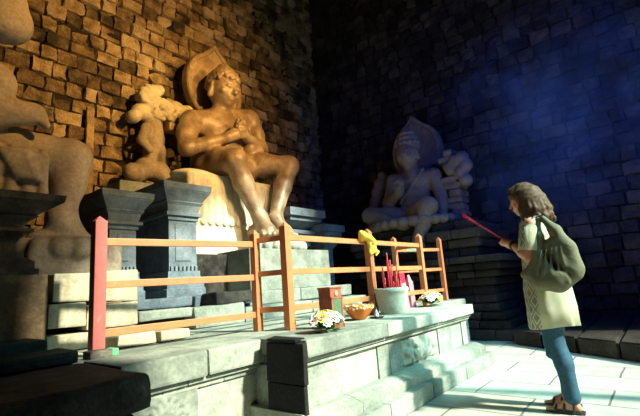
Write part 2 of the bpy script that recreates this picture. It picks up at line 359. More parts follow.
fp = AY(160, 414, 2.35); s = Sdf(.011); s.box((fp.x-.02, 2.357, fp.z), (.27, .012, .11), rd=.005); relief_rosette(s, (fp.x+.02, 2.345, fp.z-.06), .15)
for i in range(6): s.cap((fp.x-.24+.01*i, 2.348, fp.z-.08+.03*i), (fp.x-.20+.03*math.sin(i*2), 2.348, fp.z-.05+.03*i), .016, .010, k=.01)
o = s.obj('carved_flower_panel', M['ash'], pf, smooth=1); o.data.transform(Matrix.Translation(-pf.location))

# dark ledge and stepped blocks at lower left: every block a thing of its own
def stone_block(lo, hi, mat, label, group=None, bev=.02, jit=.006, rz=0, name='stone_block'):
    c = ((lo[0]+hi[0])/2, (lo[1]+hi[1])/2, min(lo[2], hi[2])); b = bmesh.new()
    box(b, [lo[i]-c[i] for i in range(3)], [hi[i]-c[i] for i in range(3)], bev, jit)
    bmesh.ops.subdivide_edges(b, edges=b.edges[:], cuts=2, use_grid_fill=True); rough(b, jit*1.6, 4.5)
    o = bm_obj(name, b, mat); o.location = c; o.rotation_euler.z = rz
    tag(o, label, 'stone block', group); return o
stone_block((.35, 1.95, .50), (1.068, 2.69, .668), M['soot'], 'soot-black rounded ledge stone ending beside the pale platform', bev=.05, jit=.012, name='ledge_stone')
stone_block((-.9, 1.95, .50), (.345, 2.69, .664), M['soot'], 'soot-black ledge stone cut off by the lower left corner of the photo', bev=.04, jit=.012, name='ledge_stone')
stone_block((-.8, 2.0, 0), (.295, 2.68, .495), M['soot'], 'dark foundation stone under the soot-black ledge', bev=.03, jit=.01, name='foundation_stone')
stone_block((.30, 2.0, 0), (1.02, 2.68, .49), M['soot'], 'dark foundation stone under the nose of the black ledge', bev=.02, name='foundation_stone')
stone_block((.66, 2.70, .672), (1.035, 2.98, .745), M['soot'], 'small black-fronted block on the ledge, nearest to the shaded left fence post')
stone_block((.30, 2.70, .672), (.655, 2.98, .75), M['soot'], 'mottled dark block on the ledge at the left edge of the photo')
stone_block((.34, 3.0, .672), (.98, 3.38, .81), M['soot'], 'long dark step block just behind the two lowest stepped blocks')

# ------------------------------------------------------------------ pale block masonry behind the pink post
YB = 3.42
def pale(x0, x1, z0, z1, lab, y0=YB, y1=None, mat='cream'):
    return stone_block((x0+.004, y0, z0+.003), (x1-.004, (y1 or y0+.55), z1-.003), M[mat], lab, 'pale blocks stacked behind the pink post' if 0 else None, bev=.015)
pale(1.42, 1.76, 1.0, 1.25, 'pale yellow top block with cut right end behind the pink fence post')
pale(1.13, 1.42, 1.02, 1.24, 'tan and blue-grey block left of the pink post, topmost of its stack', mat='cream')
pale(1.36, 1.76, .80, 1.0, 'pale block second from the top behind the pink post')
pale(1.10, 1.36, .84, 1.02, 'pale block below the topmost one, left of the pink post')
pale(1.10, 1.52, .672, .80, 'pale bottom block of the stack behind the foot of the pink post')
pale(1.52, 1.80, .672, .80, 'short pale bottom block at the stack\'s right corner')
pale(1.42, 1.72, .672, .765, 'low pale slab on the platform just right of the pink post', y0=3.06, y1=3.3)
pale(1.73, 1.99, .672, .755, 'small rounded pale slab at the end of the low row on the platform', y0=3.03, y1=3.25)
stone_block((.78, YB, .672), (1.095, YB+.5, 1.235), M['rust'], 'big rusty brown block standing left of the blue-grey one', bev=.02)

# ------------------------------------------------------------------ left throne pedestal
def moulded(name, x0, x1, y0, y1, z0, z1, mat, label, cap=.36, base=.22, over=.10, capmat=None, dent=True):
    t = thing(name, label, 'pedestal', ((x0+x1)/2, (y0+y1)/2, z0)); H = z1-z0
    b = bmesh.new(); o = over
    slab_stack(b, x0, x1, y0, y1, [(o*.55, z0), (o*.55, z0+base*.3), (o*.45, z0+base*.33), (o*.45, z0+base*.6), (o*.2, z0+base*.8), (o*.2, z0+base)])
    addm(t, 'base_moulding', b, mat)
    b = bmesh.new(); slab_stack(b, x0, x1, y0, y1, [(0, z0+base), (0, z1-cap)])
    if dent:
        n = 7; wdt = (x1-x0)/n
        for i in range(n): box(b, (x0+wdt*(i+.2), y0-.03, z0+base), (x0+wdt*(i+.8), y0+.02, z0+base+.06), .006)
        box(b, (x0+.08, y0-.012, z0+base+.12), (x1-.08, y0+.02, z1-cap-.05), .01)
    addm(t, 'shaft', b, mat)
    b = bmesh.new(); z = z1-cap
    slab_stack(b, x0, x1, y0, y1, [(o*.15, z), (o*.15, z+cap*.10), (o*.4, z+cap*.12), (o*.4, z+cap*.2), (o*.15, z+cap*.24), (o*.3, z+cap*.42), (o*.5, z+cap*.5), (o*.42, z+cap*.53), (o*1.0, z+cap*.80), (o*1.0, z+cap*.82), (o*1.06, z+cap*.83), (o*1.1, z1)])
    addm(t, 'moulded_cap', b, capmat or mat)
    return t
moulded('stone_pedestal', -1.2, 1.02, 3.95, 4.6, 1.24, 1.88, M['soot'], 'dark moulded pedestal under the leaning grey statue at the left edge', cap=.32, base=.2, over=.24, dent=False)
stone_block((-1.0, 3.93, TOP), (.77, 4.5, 1.235), M['rust'], 'dark carved footing stone below the left statue pedestal', bev=.02, name='footing_stone')

# the two front pedestals and the stepped mouldings right of the seat
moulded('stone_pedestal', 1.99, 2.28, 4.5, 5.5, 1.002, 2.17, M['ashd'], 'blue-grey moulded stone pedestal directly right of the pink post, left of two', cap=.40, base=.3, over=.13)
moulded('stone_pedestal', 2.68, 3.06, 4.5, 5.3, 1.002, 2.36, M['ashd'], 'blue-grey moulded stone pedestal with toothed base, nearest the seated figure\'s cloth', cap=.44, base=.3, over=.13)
b = bmesh.new(); slab_stack(b, 5.64, 5.86, 5.3, 5.9, [(.0, 1.61), (.0, 1.75), (.15, 1.76), (.15, 1.84), (.05, 1.88), (.22, 1.98), (.22, 2.04), (.10, 2.08), (.32, 2.2), (.32, 2.27), (.38, 2.28), (.38, 2.42)])
o = rebase(bm_obj('stepped_cornice', b, M['ashd']), (5.75, 5.6, 1.60)); tag(o, 'grey-blue stepped stone cornice right of the seated figure\'s feet', 'stone cornice')
b = bmesh.new(); slab_stack(b, 6.28, 6.55, 5.05, 5.7, [(.0, TOP), (0, 1.7), (.08, 1.8), (.08, 1.86), (.15, 1.95), (.15, 2.02), (.2, 2.03), (.2, 2.16)])
o = rebase(bm_obj('stepped_cornice', b, M['ashd']), (6.4, 5.35, TOP)); tag(o, 'narrow dark stepped cornice post farthest right of the seat', 'stone cornice')

# ------------------------------------------------------------------ big foot block and steps
stone_block((3.85, 4.42, 1.0), (5.62, 5.15, 1.60), M['ash'], 'large smooth grey-green block below the seated figure\'s feet', bev=.015, jit=.003, name='foot_block')
stone_block((3.22, 4.9, 1.002), (3.84, 5.35, 1.56), M['soot'], 'dark brown recessed stone beside the large foot block', bev=.01, name='recessed_stone')
stone_block((3.55, 4.1, .83), (4.5, 4.9, 1.0), M['ash'], 'pale step stone just under the large foot block, left piece', name='step_stone')
stone_block((4.51, 4.1, .83), (5.75, 4.9, 1.0), M['ash'], 'pale step stone just under the large foot block, right piece', name='step_stone')
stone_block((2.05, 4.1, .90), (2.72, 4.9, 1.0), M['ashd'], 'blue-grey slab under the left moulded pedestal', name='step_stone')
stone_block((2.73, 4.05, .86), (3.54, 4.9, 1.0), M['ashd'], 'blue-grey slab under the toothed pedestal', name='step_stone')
stone_block((2.50, 3.72, TOP), (3.14, 4.0, .885), M['ash'], 'grey step stone behind the fence, left of the dark gap', name='step_stone')
stone_block((3.15, 3.72, TOP), (4.3, 4.0, .83), M['ash'], 'long low step stone behind the fence corner posts', name='step_stone')
stone_block((4.31, 3.72, TOP), (5.6, 4.0, .82), M['ash'], 'long low step stone behind the wooden box', name='step_stone')
stone_block((1.93, 3.9, TOP), (2.49, 4.0, .80), M['soot'], 'low stone in the gap right of the pale blocks, coloured dark for shade', name='step_stone')  # recess shade painted as dark stone at the back of the gap
stone_block((1.93, 3.75, .80), (2.495, 4.04, .895), M['ash'], 'thin slab bridging the dark gap beside the pale blocks', name='step_stone')
stone_block((2.80, 3.78, .888), (3.45, 4.04, 1.02), M['soot'], 'stone on the grey step behind the fence, coloured black for shade', name='step_stone')  # dark colour stands in for the shade above the step
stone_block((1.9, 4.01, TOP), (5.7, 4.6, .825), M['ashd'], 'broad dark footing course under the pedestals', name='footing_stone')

# ------------------------------------------------------------------ figures: shared face and foot builders (local frame faces -Y)
def face(s, c, r, tilt=0, yaw=0):
    n0 = len(s.pr); face0(s, (0, 0, 0), r); R_ = np.array(Euler((tilt, 0, yaw)).to_matrix()); c = np.array(c)
    for i in range(n0, len(s.pr)):
        p = list(s.pr[i]); p[1] = c+R_ @ p[1]
        if p[0] == 'c': p[2] = c+R_ @ p[2]
        else: p[3] = R_ @ p[3]
        s.pr[i] = tuple(p)
def face0(s, c, r):
    """head centred at c, half height r"""
    x, y, z = c; k = r*.10
    s.ell((x, y, z+.05*r), (r*.76, r*.84, r*.98), k=k); s.ell((x, y-.22*r, z-.32*r), (r*.60, r*.60, r*.62), k=r*.2)
    s.ell((x, y-.5*r, z-.68*r), (r*.26, r*.22, r*.2), k=r*.15)                       # chin
    s.cap((x, y-.80*r, z+.22*r), (x, y-1.0*r, z-.17*r), r*.07, r*.12, k=r*.09)             # nose
    s.ell((x, y-.88*r, z-.20*r), (r*.17, r*.1, r*.08), k=r*.05)
    s.ell((x, y-.80*r, z-.40*r), (r*.24, r*.10, r*.055), k=r*.03); s.ell((x, y-.77*r, z-.51*r), (r*.2, r*.10, r*.06), k=r*.03)
    for sx in (-1, 1):
        s.ell((x+sx*.30*r, y-.80*r, z+.10*r), (r*.17, r*.10, r*.09), (0, 0, sx*.35), k=r*.03)
        s.cap((x+sx*.13*r, y-.82*r, z+.27*r), (x+sx*.50*r, y-.66*r, z+.30*r), r*.05, r*.04, k=r*.05)
        s.cap((x+sx*.76*r, y-.0*r, z+.15*r), (x+sx*.80*r, y-.02*r, z-.50*r), r*.12, r*.14, k=r*.05)   # long ears
        s.ell((x+sx*.42*r, y-.62*r, z-.2*r), (r*.22, r*.16, r*.2), k=r*.1)
def bare_foot(s, ankle, length, sc, side, yaw=0):
    ax_, ay, az = ankle; zf = az-.12*sc
    c_, s_ = math.cos(yaw), math.sin(yaw)
    def T(x, y, z): return (ax_+x*c_-y*s_, ay+x*s_+y*c_, z)
    s.cap(T(0, .10*sc, zf-.02*sc), T(0, -length*.55, zf-.05*sc), .095*sc, .085*sc, k=.06*sc)
    s.cap(T(0, -.02*sc, az), T(0, -length*.6, zf-.05*sc), .09*sc, .05*sc, k=.06*sc)
    for i in range(5):
        o = (i-2)*.055*sc*side*1.0; ln = length*(.98-.055*i)
        s.cap(T(o*.8, -length*.55, zf-.06*sc), T(o*1.15, -ln, zf-.085*sc), .036*sc*(1.25 if i == 0 else 1), .03*sc*(1.25 if i == 0 else 1), k=.012*sc)
def stone_hand(s, wrist, palm, tipdir, sc, spread, k=.015):
    wrist, palm, tipdir, spread = map(lambda v: np.array(v, float), (wrist, palm, tipdir, spread))
    s.cap(wrist, palm, .055*sc, .062*sc, k=.03*sc)
    n = np.cross(tipdir, spread)
    for i in range(4):
        o = spread*(i-1.5)*.034*sc; L_ = (.085, .1, .095, .075)[i]*sc
        a = palm+o; m_ = a+tipdir*L_+n*.0; e = m_+(tipdir*.55+n*.75)*L_*.8
        s.cap(palm+o*.6, m_, .028*sc, .022*sc, k=.01*sc); s.cap(m_, e, .021*sc, .017*sc, k=.006*sc)
    th = palm-spread*.075*sc
    s.cap(wrist*.5+palm*.5-spread*.03*sc, th+tipdir*.02*sc, .03*sc, .025*sc, k=.015*sc); s.cap(th+tipdir*.02*sc, th+tipdir*.08*sc+spread*.02*sc, .024*sc, .019*sc, k=.01*sc)

# ------------------------------------------------------------------ central seated stone figure
YT = 6.0
P = lambda px, py, Y: np.array(AY(px, py, Y))
bud = thing('seated_statue', 'large golden-lit seated stone statue, legs down, hands at chest, pointed halo', 'statue', (4.72, 6.0, 1.72))
s = Sdf(.0145); hc = P(223, 90, 5.88); cx = 4.70
face(s, hc, .36, .30, .10)
s.cap(hc-(0, -.05, .28), (hc[0]-.02, 6.02, hc[2]-.60), .165, .19, k=.06)
shR = P(191, 122, 6.08); shL = P(250, 121, 6.02); shz = (shR[2]+shL[2])/2
chest = (shR+shL)/2
s.ell((chest[0], 6.05, chest[2]-.18), (.62, .31, .32), k=.12); s.ell((chest[0], 6.0, chest[2]-.55), (.43, .27, .42), k=.12)
s.ell((chest[0], 5.98, chest[2]-.98), (.44, .30, .36), k=.12)
s.cap(shR+(.05, 0, .02), shL-(.05, 0, -.02), .20, .20, k=.1)
elR = P(187, 148, 5.88); elL = P(261, 150, 5.85); hdR = P(228, 137, 5.52); hdL = P(243, 134, 5.52)
s.chain([shR, (shR+elR)/2-(.04, 0, 0), elR], [.20, .17, .14], k=.07); s.chain([elR, elR*.5+hdR*.5-(0, 0, .015), hdR], [.14, .115, .08], k=.05)
s.chain([shL, (shL+elL)/2+(.02, 0, 0), elL], [.19, .16, .135], k=.07); s.chain([elL, elL*.5+hdL*.5, hdL], [.135, .11, .08], k=.05)
stone_hand(s, hdR, hdR+(.14, -.04, .08), (.80, -.25, .45), 1.7, (.45, .3, -.8))
stone_hand(s, hdL, hdL+(-.08, -.06, .06), (-.85, -.2, .35), 1.7, (-.4, .2, -.8))
s.cap(P(252, 149, 5.72)-(.05, 0, 0), P(255, 151, 5.72)+(.05, 0, 0), .13, .13, k=.02)
hipR = P(211, 166, 5.95); hipL = P(240, 168, 5.95); knR = P(235, 160, 5.18); knL = P(289, 166, 5.22)
s.ell((chest[0]+.02, 5.95, hipR[2]-.02), (.62, .42, .28), k=.12)
s.chain([hipR, (hipR+knR)/2+(0, 0, .03), knR], [.27, .23, .19], k=.10); s.chain([hipL+(0, 0, .04), (hipL+knL)/2+(0, 0, .05), knL], [.25, .20, .18], k=.10)
anR = P(260, 219, 5.08); anL = P(275, 220, 5.12)
s.chain([knR, knR*.6+anR*.4+(0, .03, 0), anR], [.185, .165, .105], k=.08); s.chain([knL, knL*.6+anL*.4+(0.0, .03, 0), anL], [.185, .16, .105], k=.08)
bare_foot(s, anR, .40, 1.45, -1, -.1); bare_foot(s, anL, .40, 1.45, 1, .1)
s.cap(P(181, 128, 6.05)-(0.02, 0.0, 0), P(196, 131, 5.86), .05, .05, k=.05)
o = s.obj('body', M['statue'], bud, smooth=2); o.data.transform(Matrix.Translation(-bud.location))
# hair of small curls, topknot
s = Sdf(.016); r = .36; RT = np.array(Euler((.30, 0, .10)).to_matrix())
for i in range(170):
    t = (i+.5)/170; ph = i*2.39996; zz = 1-1.15*t
    rr = math.sqrt(max(0, 1-zz*zz)); d = np.array((rr*math.cos(ph), rr*math.sin(ph), zz))
    if d[1] < -.45 and d[2] < .42: continue
    if d[2] < .25 and d[1] < .1 and abs(d[0]) > .55: continue
    p_ = hc+RT @ (d*np.array((r*.80, r*.88, r*1.02))+(0, .01, .03)); s.ell(p_, (.046, .046, .046), k=.012)
s.ell(hc+RT @ np.array((0, .06, .34)), (.15, .15, .12), k=.03)
for i in range(24):
    t = (i+.5)/24; ph = i*2.4; zz = 1-t; rr = math.sqrt(1-zz*zz); s.ell(hc+RT @ np.array((.14*rr*math.cos(ph), .06+.14*rr*math.sin(ph), .35+.11*zz)), (.04, .04, .04), k=.01)
s.ell(hc+RT @ np.array((0, .08, .08)), (r*.78, r*.74, r*.92), k=.02)
o = s.obj('curled_hair', M['statue'], bud, smooth=1); o.data.transform(Matrix.Translation(-bud.location))
# leaf-shaped halo slab
def halo(name, cx_, z0, z1, half, y0, y1, mat, parent, xf=None, tip=.16, cracks=()):
    b = bmesh.new(); pts = []; n = 40; H = z1-z0; wz = z1-H*.20
    def outline(sc):
        L_ = []
        for i in range(n+1):
            t = i/n; a = -PI/2+PI*t      # bottom to top along right side
            z = z0+(H*(1-tip))*(math.sin(a)*.5+.5); x = half*math.cos(a)**.75 if math.cos(a) > 0 else 0
            if t > .82: u = (t-.82)/.18; z += tip*H*u**1.6; x *= (1-u)**.35 if u < 1 else 0
            L_.append((x, z))
        R_ = [(x, z) for x, z in L_]; Lf = [(-x, z) for x, z in L_[1:-1]][::-1]
        cz = (z0+z1)/2
        return [(cx_+x*sc, cz+(z-cz)*sc) for x, z in R_+Lf]
    rings = []
    for sc, y in ((1, y1), (1, y0+.03), (.97, y0), (.85, y0), (.83, y0+.035), (.30, y0+.03)): rings.append([b.verts.new((x, y, z)) for x, z in outline(sc)])
    for p_, q in zip(rings, rings[1:]):
        for k in range(len(p_)): b.faces.new((p_[k], p_[(k+1) % len(p_)], q[(k+1) % len(p_)], q[k]))
    b.faces.new(rings[-1]); b.faces.new(rings[0][::-1]); bmesh.ops.remove_doubles(b, verts=b.verts[:], dist=.0008)
    bmesh.ops.recalc_face_normals(b, faces=b.faces[:])
    if xf is not None: b.transform(xf)
    return bm_obj(name, b, mat, parent)
hl = P(178, 80, 6.35); hr = P(243, 110, 6.35); ht = P(213, 45, 6.35)
o = halo('halo', (ht[0]+.02), P(205, 118, 6.35)[2], ht[2], .66, 6.30, 6.48, M['statue'], bud); o.data.transform(Matrix.Translation(-bud.location))
b = bmesh.new(); box(b, (chest[0]-.45, 6.2, 3.0), (chest[0]+.45, 6.5, 4.3), .05); box(b, (cx-.95, 6.25, 3.86), (cx+.75, 6.45, 4.02), .03)
addm(bud, 'back_slab', b, M['statue'])

# seat with carved cloth, and lotus footstool
seat = thing('throne_block', 'cream stone seat with carved pleated cloth behind the statue\'s shins', 'seat', (4.7, 5.9, 1.6))
s = Sdf(.018); sx0 = AY(190, 200, 5.42).x; sx1 = AY(287, 200, 5.42).x
s.box(((sx0+sx1)/2, 5.97, 2.27), ((sx1-sx0)/2, .52, .67), rd=.04)
s.ell((sx0+.22, 5.7, 2.92), (.36, .28, .08), k=.06)
for i in range(15):
    x = sx0+.10+i*(sx1-sx0-.2)/14; s.cap((x, 5.455, 2.86), (x+.02*math.sin(i*1.7), 5.44, 2.16), .022, .045, k=.03)
    s.ell((x, 5.43, 2.12), (.05, .03, .05), k=.015)
    s.ell((x+.04, 5.44, 2.30), (.03, .025, .03), k=.01)
s.box(((sx0+sx1)/2, 5.95, 1.66), ((sx1-sx0)/2+.02, .5, .08), rd=.03)
o = s.obj('cloth_draped_block', M['cream'], seat, smooth=1); o.data.transform(Matrix.Translation(-seat.location))
st = Sdf(.018); fc = (anR+anL)/2; st.ell((fc[0], 4.95, 1.70), (.50, .40, .11), k=.02)
for i in range(20):
    a = 2*PI*i/20; st.ell((fc[0]+.50*math.cos(a), 4.95+.40*math.sin(a), 1.68), (.085, .085, .10), k=.02)
o = st.obj('lotus_footstool', M['ash'], None, smooth=1); rebase(o, (fc[0], 4.95, 1.6)); tag(o, 'round carved lotus footstool under the golden statue\'s toes', 'footstool')
print('feet', fc, anR, 'sx', sx0, sx1, 'head', hc)

# carved rearing animal beside the central figure
car = thing('throne_carving', 'pale weathered animal carving with curled crest left of the central statue', 'carving', (3.3, 6.5, 2.6))
s = Sdf(.02); Q = lambda px, py, y=6.45: P(px, py, y)
for px, py, r_ in ((150, 92, .13), (143, 97, .12), (157, 91, .11), (150, 105, .16), (162, 108, .18), (175, 110, .16), (186, 112, .12), (140, 112, .14), (133, 117, .11), (170, 119, .14), (152, 117, .16)): s.ell(Q(px, py), (r_*1.05, .16, r_), k=.04)
for i in range(8):
    a = i/8*5; s.ell(Q(150+math.cos(a)*8, 94+math.sin(a)*8, 6.34), (.06, .06, .05), k=.01)
    s.ell(Q(166+math.cos(a)*11, 113+math.sin(a)*6, 6.30), (.055, .05, .045), k=.01)
o = s.obj('head_and_crest', M['cream'], car, smooth=1); o.data.transform(Matrix.Translation(-car.location))
s = Sdf(.02)
s.chain([Q(152, 120, 6.5), Q(154, 140, 6.45), Q(150, 160, 6.5)], [.17, .17, .13], k=.05); s.chain([Q(146, 128, 6.35), Q(142, 140, 6.3), Q(150, 150, 6.28)], [.09, .08, .06]); s.chain([Q(160, 150, 6.4), Q(163, 163, 6.4), Q(154, 172, 6.4)], [.10, .09, .08])
s.chain([Q(135, 176, 6.4), Q(145, 168, 6.35), Q(160, 172, 6.3), Q(168, 180, 6.3)], [.14, .16, .15, .11], k=.06); s.ell(Q(133, 172, 6.3), (.15, .14, .15), k=.04)
o = s.obj('standing_body', M['statueL'], car, smooth=1); o.data.transform(Matrix.Translation(-car.location))
stone_block((2.6, 5.6, TOP+.01), (3.5, 6.68, 2.66), M['ash'], 'tall backing stone carrying the weathered animal carving', name='backing_stone')
b = bmesh.new(); xa = AY(137, 100, 6.75).x
for yy, x0_, x1_ in ((6.70, 2.58, 2.70),): box(b, (x0_, yy, 2.665), (x1_, 6.76, 4.1), .02, .01)
o = rebase(bm_obj('carved_pilaster', b, M['wall']), (2.7, 6.75, 2.66)); tag(o, 'slim ochre pilaster strip on the brick wall left of the animal carving', 'pilaster')

# ------------------------------------------------------------------ left leaning statue
ls = thing('seated_statue', 'grey stone statue cut off by the left edge, one leg down beside the pedestals', 'statue', (.9, 4.55, 1.6))
s = Sdf(.02); YL = 4.35
kn = P(69, 158, YL); ank = P(60, 224, YL-.02); hip = np.array((.55, 4.75, kn[2]-.05))
s.chain([hip, (hip+kn)/2, kn], [.30, .27, .19], k=.1); s.chain([kn+(.02, 0, -.02), kn*.6+ank*.4+(.02, 0, 0), ank], [.19, .155, .10], k=.06)
bare_foot(s, ank, .42, 1.5, 1, 1.45)
s.ell((.30, 4.85, 2.3), (.42, .55, .32), k=.1); s.ell((.35, 4.85, 2.85), (.34, .46, .55), k=.15); s.ell((.40, 4.85, 3.25), (.32, .58, .32), k=.15)
s.cap((.45, 4.85, 3.4), (.62, 4.75, 3.65), .15, .15, k=.08)
xf = Matrix.Translation((0, 0, 0))
s.ell((.86, 4.55, 3.90), (.30, .27, .36), k=.08); s.ell((1.0, 4.5, 3.72), (.2, .2, .2), k=.08)
fa = [np.array((.45, 4.32, 3.30)), np.array((.86, 4.25, 2.95)), np.array((.84, 4.2, 2.66)), P(34, 114, 4.2)]
s.chain(fa, [.19, .16, .14, .10], k=.07)
for i in range(4): s.cap(P(32, 112+i*2, 4.2), P(44+i, 117+i*3, 4.2-.03*i), .045, .035, k=.02)
s.chain([P(60, 217, YL)+(.02*math.cos(a), -.02*math.sin(a), 0) for a in (0, 1, 2)], [.125]*3, k=.01)
o = s.obj('body', M['statueL'], ls, smooth=2); o.data.transform(Matrix.Translation(-ls.location))
s = Sdf(.02)
for i in range(6): s.chain([P(2+i*3, 150+i*5, 4.0-.0*i), P(25+i*2, 152+i*5, 3.98), P(46-i, 160+i*4, 4.02)], [.035, .04, .03], k=.02)
s.box((.86, 4.22, 2.14), (.42, .16, .24), rd=.07, k=.05)
for i in range(7): s.cap((.55+i*.11, 4.06, 2.34), (.50+i*.12, 4.05, 1.95), .03, .045, k=.03)
for i in range(3): s.ell((.70+i*.22, 4.05, 2.18), (.07, .04, .09), k=.02)
o = s.obj('carved_cloth', M['statueL'], ls, smooth=1); o.data.transform(Matrix.Translation(-ls.location))
s = Sdf(.02); fb = P(66, 246, YL)
s.ell((fb[0], YL-.02, fb[2]-.03), (.42, .36, .12), k=.03)
for i in range(16):
    a = 2*PI*i/16; s.ell((fb[0]+.40*math.cos(a), YL+.34*math.sin(a), fb[2]-.05), (.10, .09, .10), k=.02)
s.box((fb[0], YL+.02, fb[2]-.22), (.40, .34, .14), rd=.05, k=.05)
o = rebase(s.obj('lotus_footstool', M['statueL'], None, smooth=1), (fb[0], YL, fb[2]-.36)); tag(o, 'weathered lotus footstone under the left statue\'s toes, behind the pink post', 'footstool')
stone_block((.79, 4.0, TOP), (1.90, 4.9, fb[2]-.34), M['rust'], 'rough brown masonry block carrying the left lotus footstone', bev=.03, jit=.012, name='footing_stone')
print('fb', fb, 'kn', kn, 'ank', ank)

# ------------------------------------------------------------------ right dark statue against the side wall
VX, VY = 7.5, 3.45
xfV = Matrix(((0, 1, 0, VX), (-1, 0, 0, VY), (0, 0, 1, 0), (0, 0, 0, 1)))
def VL(px, py, X=VX): p = AX(px, py, X); return np.array((VY-p.y, X-VX, p.z))
vs = thing('seated_statue', 'dim grey seated statue with pointed halo, one knee raised, against the right wall', 'statue', (VX, VY, 2.0))
inv = Matrix.Translation((-VX, -VY, -2.0)) @ xfV
s = Sdf(.02); h = VL(408, 154, 7.3); face(s, h, .27, .25, -.2)
s.cap(h-(0, -.04, .2), h-(0, -.10, .45), .12, .16, k=.05)
a_, b_ = VL(394, 181, 7.5), VL(434, 175, 7.5); ch = (a_+b_)/2
s.ell(ch-(0, 0, .12), (.42, .24, .26), k=.1); s.ell(ch-(0, 0, .42), (.33, .22, .34), k=.1); s.ell(ch-(.03, 0, .80), (.36, .26, .26), k=.1); s.cap(a_, b_, .13, .13, k=.08)
e1 = VL(389, 204, 7.4); h1 = VL(400, 192, 7.1); s.chain([a_, e1, h1], [.14, .12, .08], k=.06); stone_hand(s, h1, h1+(.02, -.04, .06), (.1, -.2, .95), 1.5, (.95, .1, -.1))
e2 = VL(441, 196, 7.45); h2 = VL(443, 214, 7.25); s.chain([b_, e2, h2], [.14, .115, .085], k=.06); stone_hand(s, h2, h2+(0, -.06, -.04), (0, -.8, -.55), 1.5, (1, 0, 0))
hp = VL(408, 219, 7.4); k1 = VL(370, 216, 7.1); f1 = VL(405, 226, 6.95); s.chain([hp, (hp+k1)/2, k1], [.22, .2, .16], k=.08); s.chain([k1, (k1+f1)/2, f1], [.15, .12, .09], k=.06)
k2 = VL(428, 206, 6.95); f2 = VL(419, 238, 6.9); s.chain([hp+(.12, 0, 0), (hp+k2)/2+(.05, 0, 0), k2], [.22, .2, .17], k=.08); s.chain([k2, (k2+f2)/2, f2], [.165, .14, .1], k=.06); bare_foot(s, f2, .3, 1.1, 1)
s.cap(ch+(.32, -.22, .08), ch+(-.2, -.26, -.5), .03, .03, k=.02)
s.obj('body', M['statueR'], vs, xf=inv, smooth=2)
s = Sdf(.018); s.ell(h+(0, .04, .15), (.235, .235, .16), k=.02)
s.cap(h+(0, .03, .22), h+(-.02, .05, .48), .19, .10, k=.03)
for z_, rr in ((.20, .215), (.30, .185), (.40, .14)):
    for i in range(14): a = 2*PI*i/14; s.ell(h+(rr*math.cos(a), .03+rr*math.sin(a), z_), (.04, .04, .05), k=.01)
s.obj('tall_crown', M['statueR'], vs, xf=inv, smooth=1)
ht = VL(411, 115, 7.85); hb = VL(414, 180, 7.85); 
o = halo('halo', VL(415, 150, 7.85)[0], hb[2], ht[2], .55, .35, .52, M['statueR'], vs, xf=inv)
b = bmesh.new(); box(b, (ch[0]-.5, .35, 2.05), (ch[0]+.5, .6, 3.3), .04); b.transform(inv); bm_obj('back_slab', b, M['statueR'], vs)
s = Sdf(.02); base = VL(408, 226, 7.2); s.ell((base[0]+.05, -.15, 2.06), (.85, .62, .12), k=.03)
for i in range(26): a = 2*PI*i/26; s.ell((base[0]+.05+.82*math.cos(a), -.15+.6*math.sin(a), 2.03), (.11, .11, .1), k=.02)
s.obj('lotus_seat', M['statueR'], vs, xf=inv, smooth=1)
# stacked side ornament right of it
g = Sdf(.02)
for i in range(11):
    z_ = 2.0+i*.13; yy = VL(457, 200, 7.6)[0]+.05*math.sin(i*1.9); g.box((yy, .1, z_), (.20-.06*(i % 3 == 1)-.005*i, .2, .055), (0, 0, .1*math.sin(i)), rd=.03, k=.03)
for px, py in ((450, 168), (455, 162), (462, 158), (466, 165), (461, 172), (466, 180)): q = VL(px, py, 7.45); g.ell(q, (.12, .13, .13), k=.03)
o = g.obj('side_carving', M['statueR'], None, xf=xfV, smooth=1); rebase(o, (7.6, VY-VL(457, 200, 7.6)[0], 1.95)); tag(o, 'eroded stacked stone ornament right of the dim statue\'s arm', 'carving')
g = Sdf(.02)
for px, py, r_ in ((384, 185, .16), (381, 193, .15), (386, 176, .1), (380, 203, .17), (378, 211, .16)): q = VL(px-3, py, 7.75); g.ell(q, (r_, .15, r_), k=.04)
g.box((VL(378, 210, 7.75)[0], .25, 2.15), (.2, .2, .2), rd=.05)
o = g.obj('side_carving', M['statueR'], None, xf=xfV, smooth=1); rebase(o, (7.75, VY-VL(378, 210, 7.75)[0], 1.95)); tag(o, 'lumpy small carving left of the dim statue\'s shoulder', 'carving')
tv = thing('statue_pedestal', 'wide dark pedestal of stacked moulded courses under the dim right statue', 'pedestal', (7.5, 3.4, 0))
def coursed(x0, x1, y0, y1, rows):
    b = bmesh.new(); z = rows[0]
    for hgt, out, bv in rows[1]:
        y = y0-out; 
        while y < y1+out-.05:
            w_ = random.uniform(.3, .55); y2 = min(y+w_, y1+out)
            box(b, (x0-out+random.uniform(-.012, .012), y+.004, z+.003), (x1, y2-.004, z+hgt-.003), bv, .005); y = y2
        z += hgt
    return b
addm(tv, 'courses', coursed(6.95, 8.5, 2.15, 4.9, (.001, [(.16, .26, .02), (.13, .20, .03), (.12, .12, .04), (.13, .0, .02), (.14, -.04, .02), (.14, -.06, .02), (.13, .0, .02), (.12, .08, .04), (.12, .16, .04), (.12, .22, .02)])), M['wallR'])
addm(tv, 'upper_courses', coursed(6.95, 8.5, 2.35, 4.75, (1.312, [(.15, .0, .02), (.15, .05, .03), (.17, .10, .03), (.16, -.05, .02)])), M['wallR'])
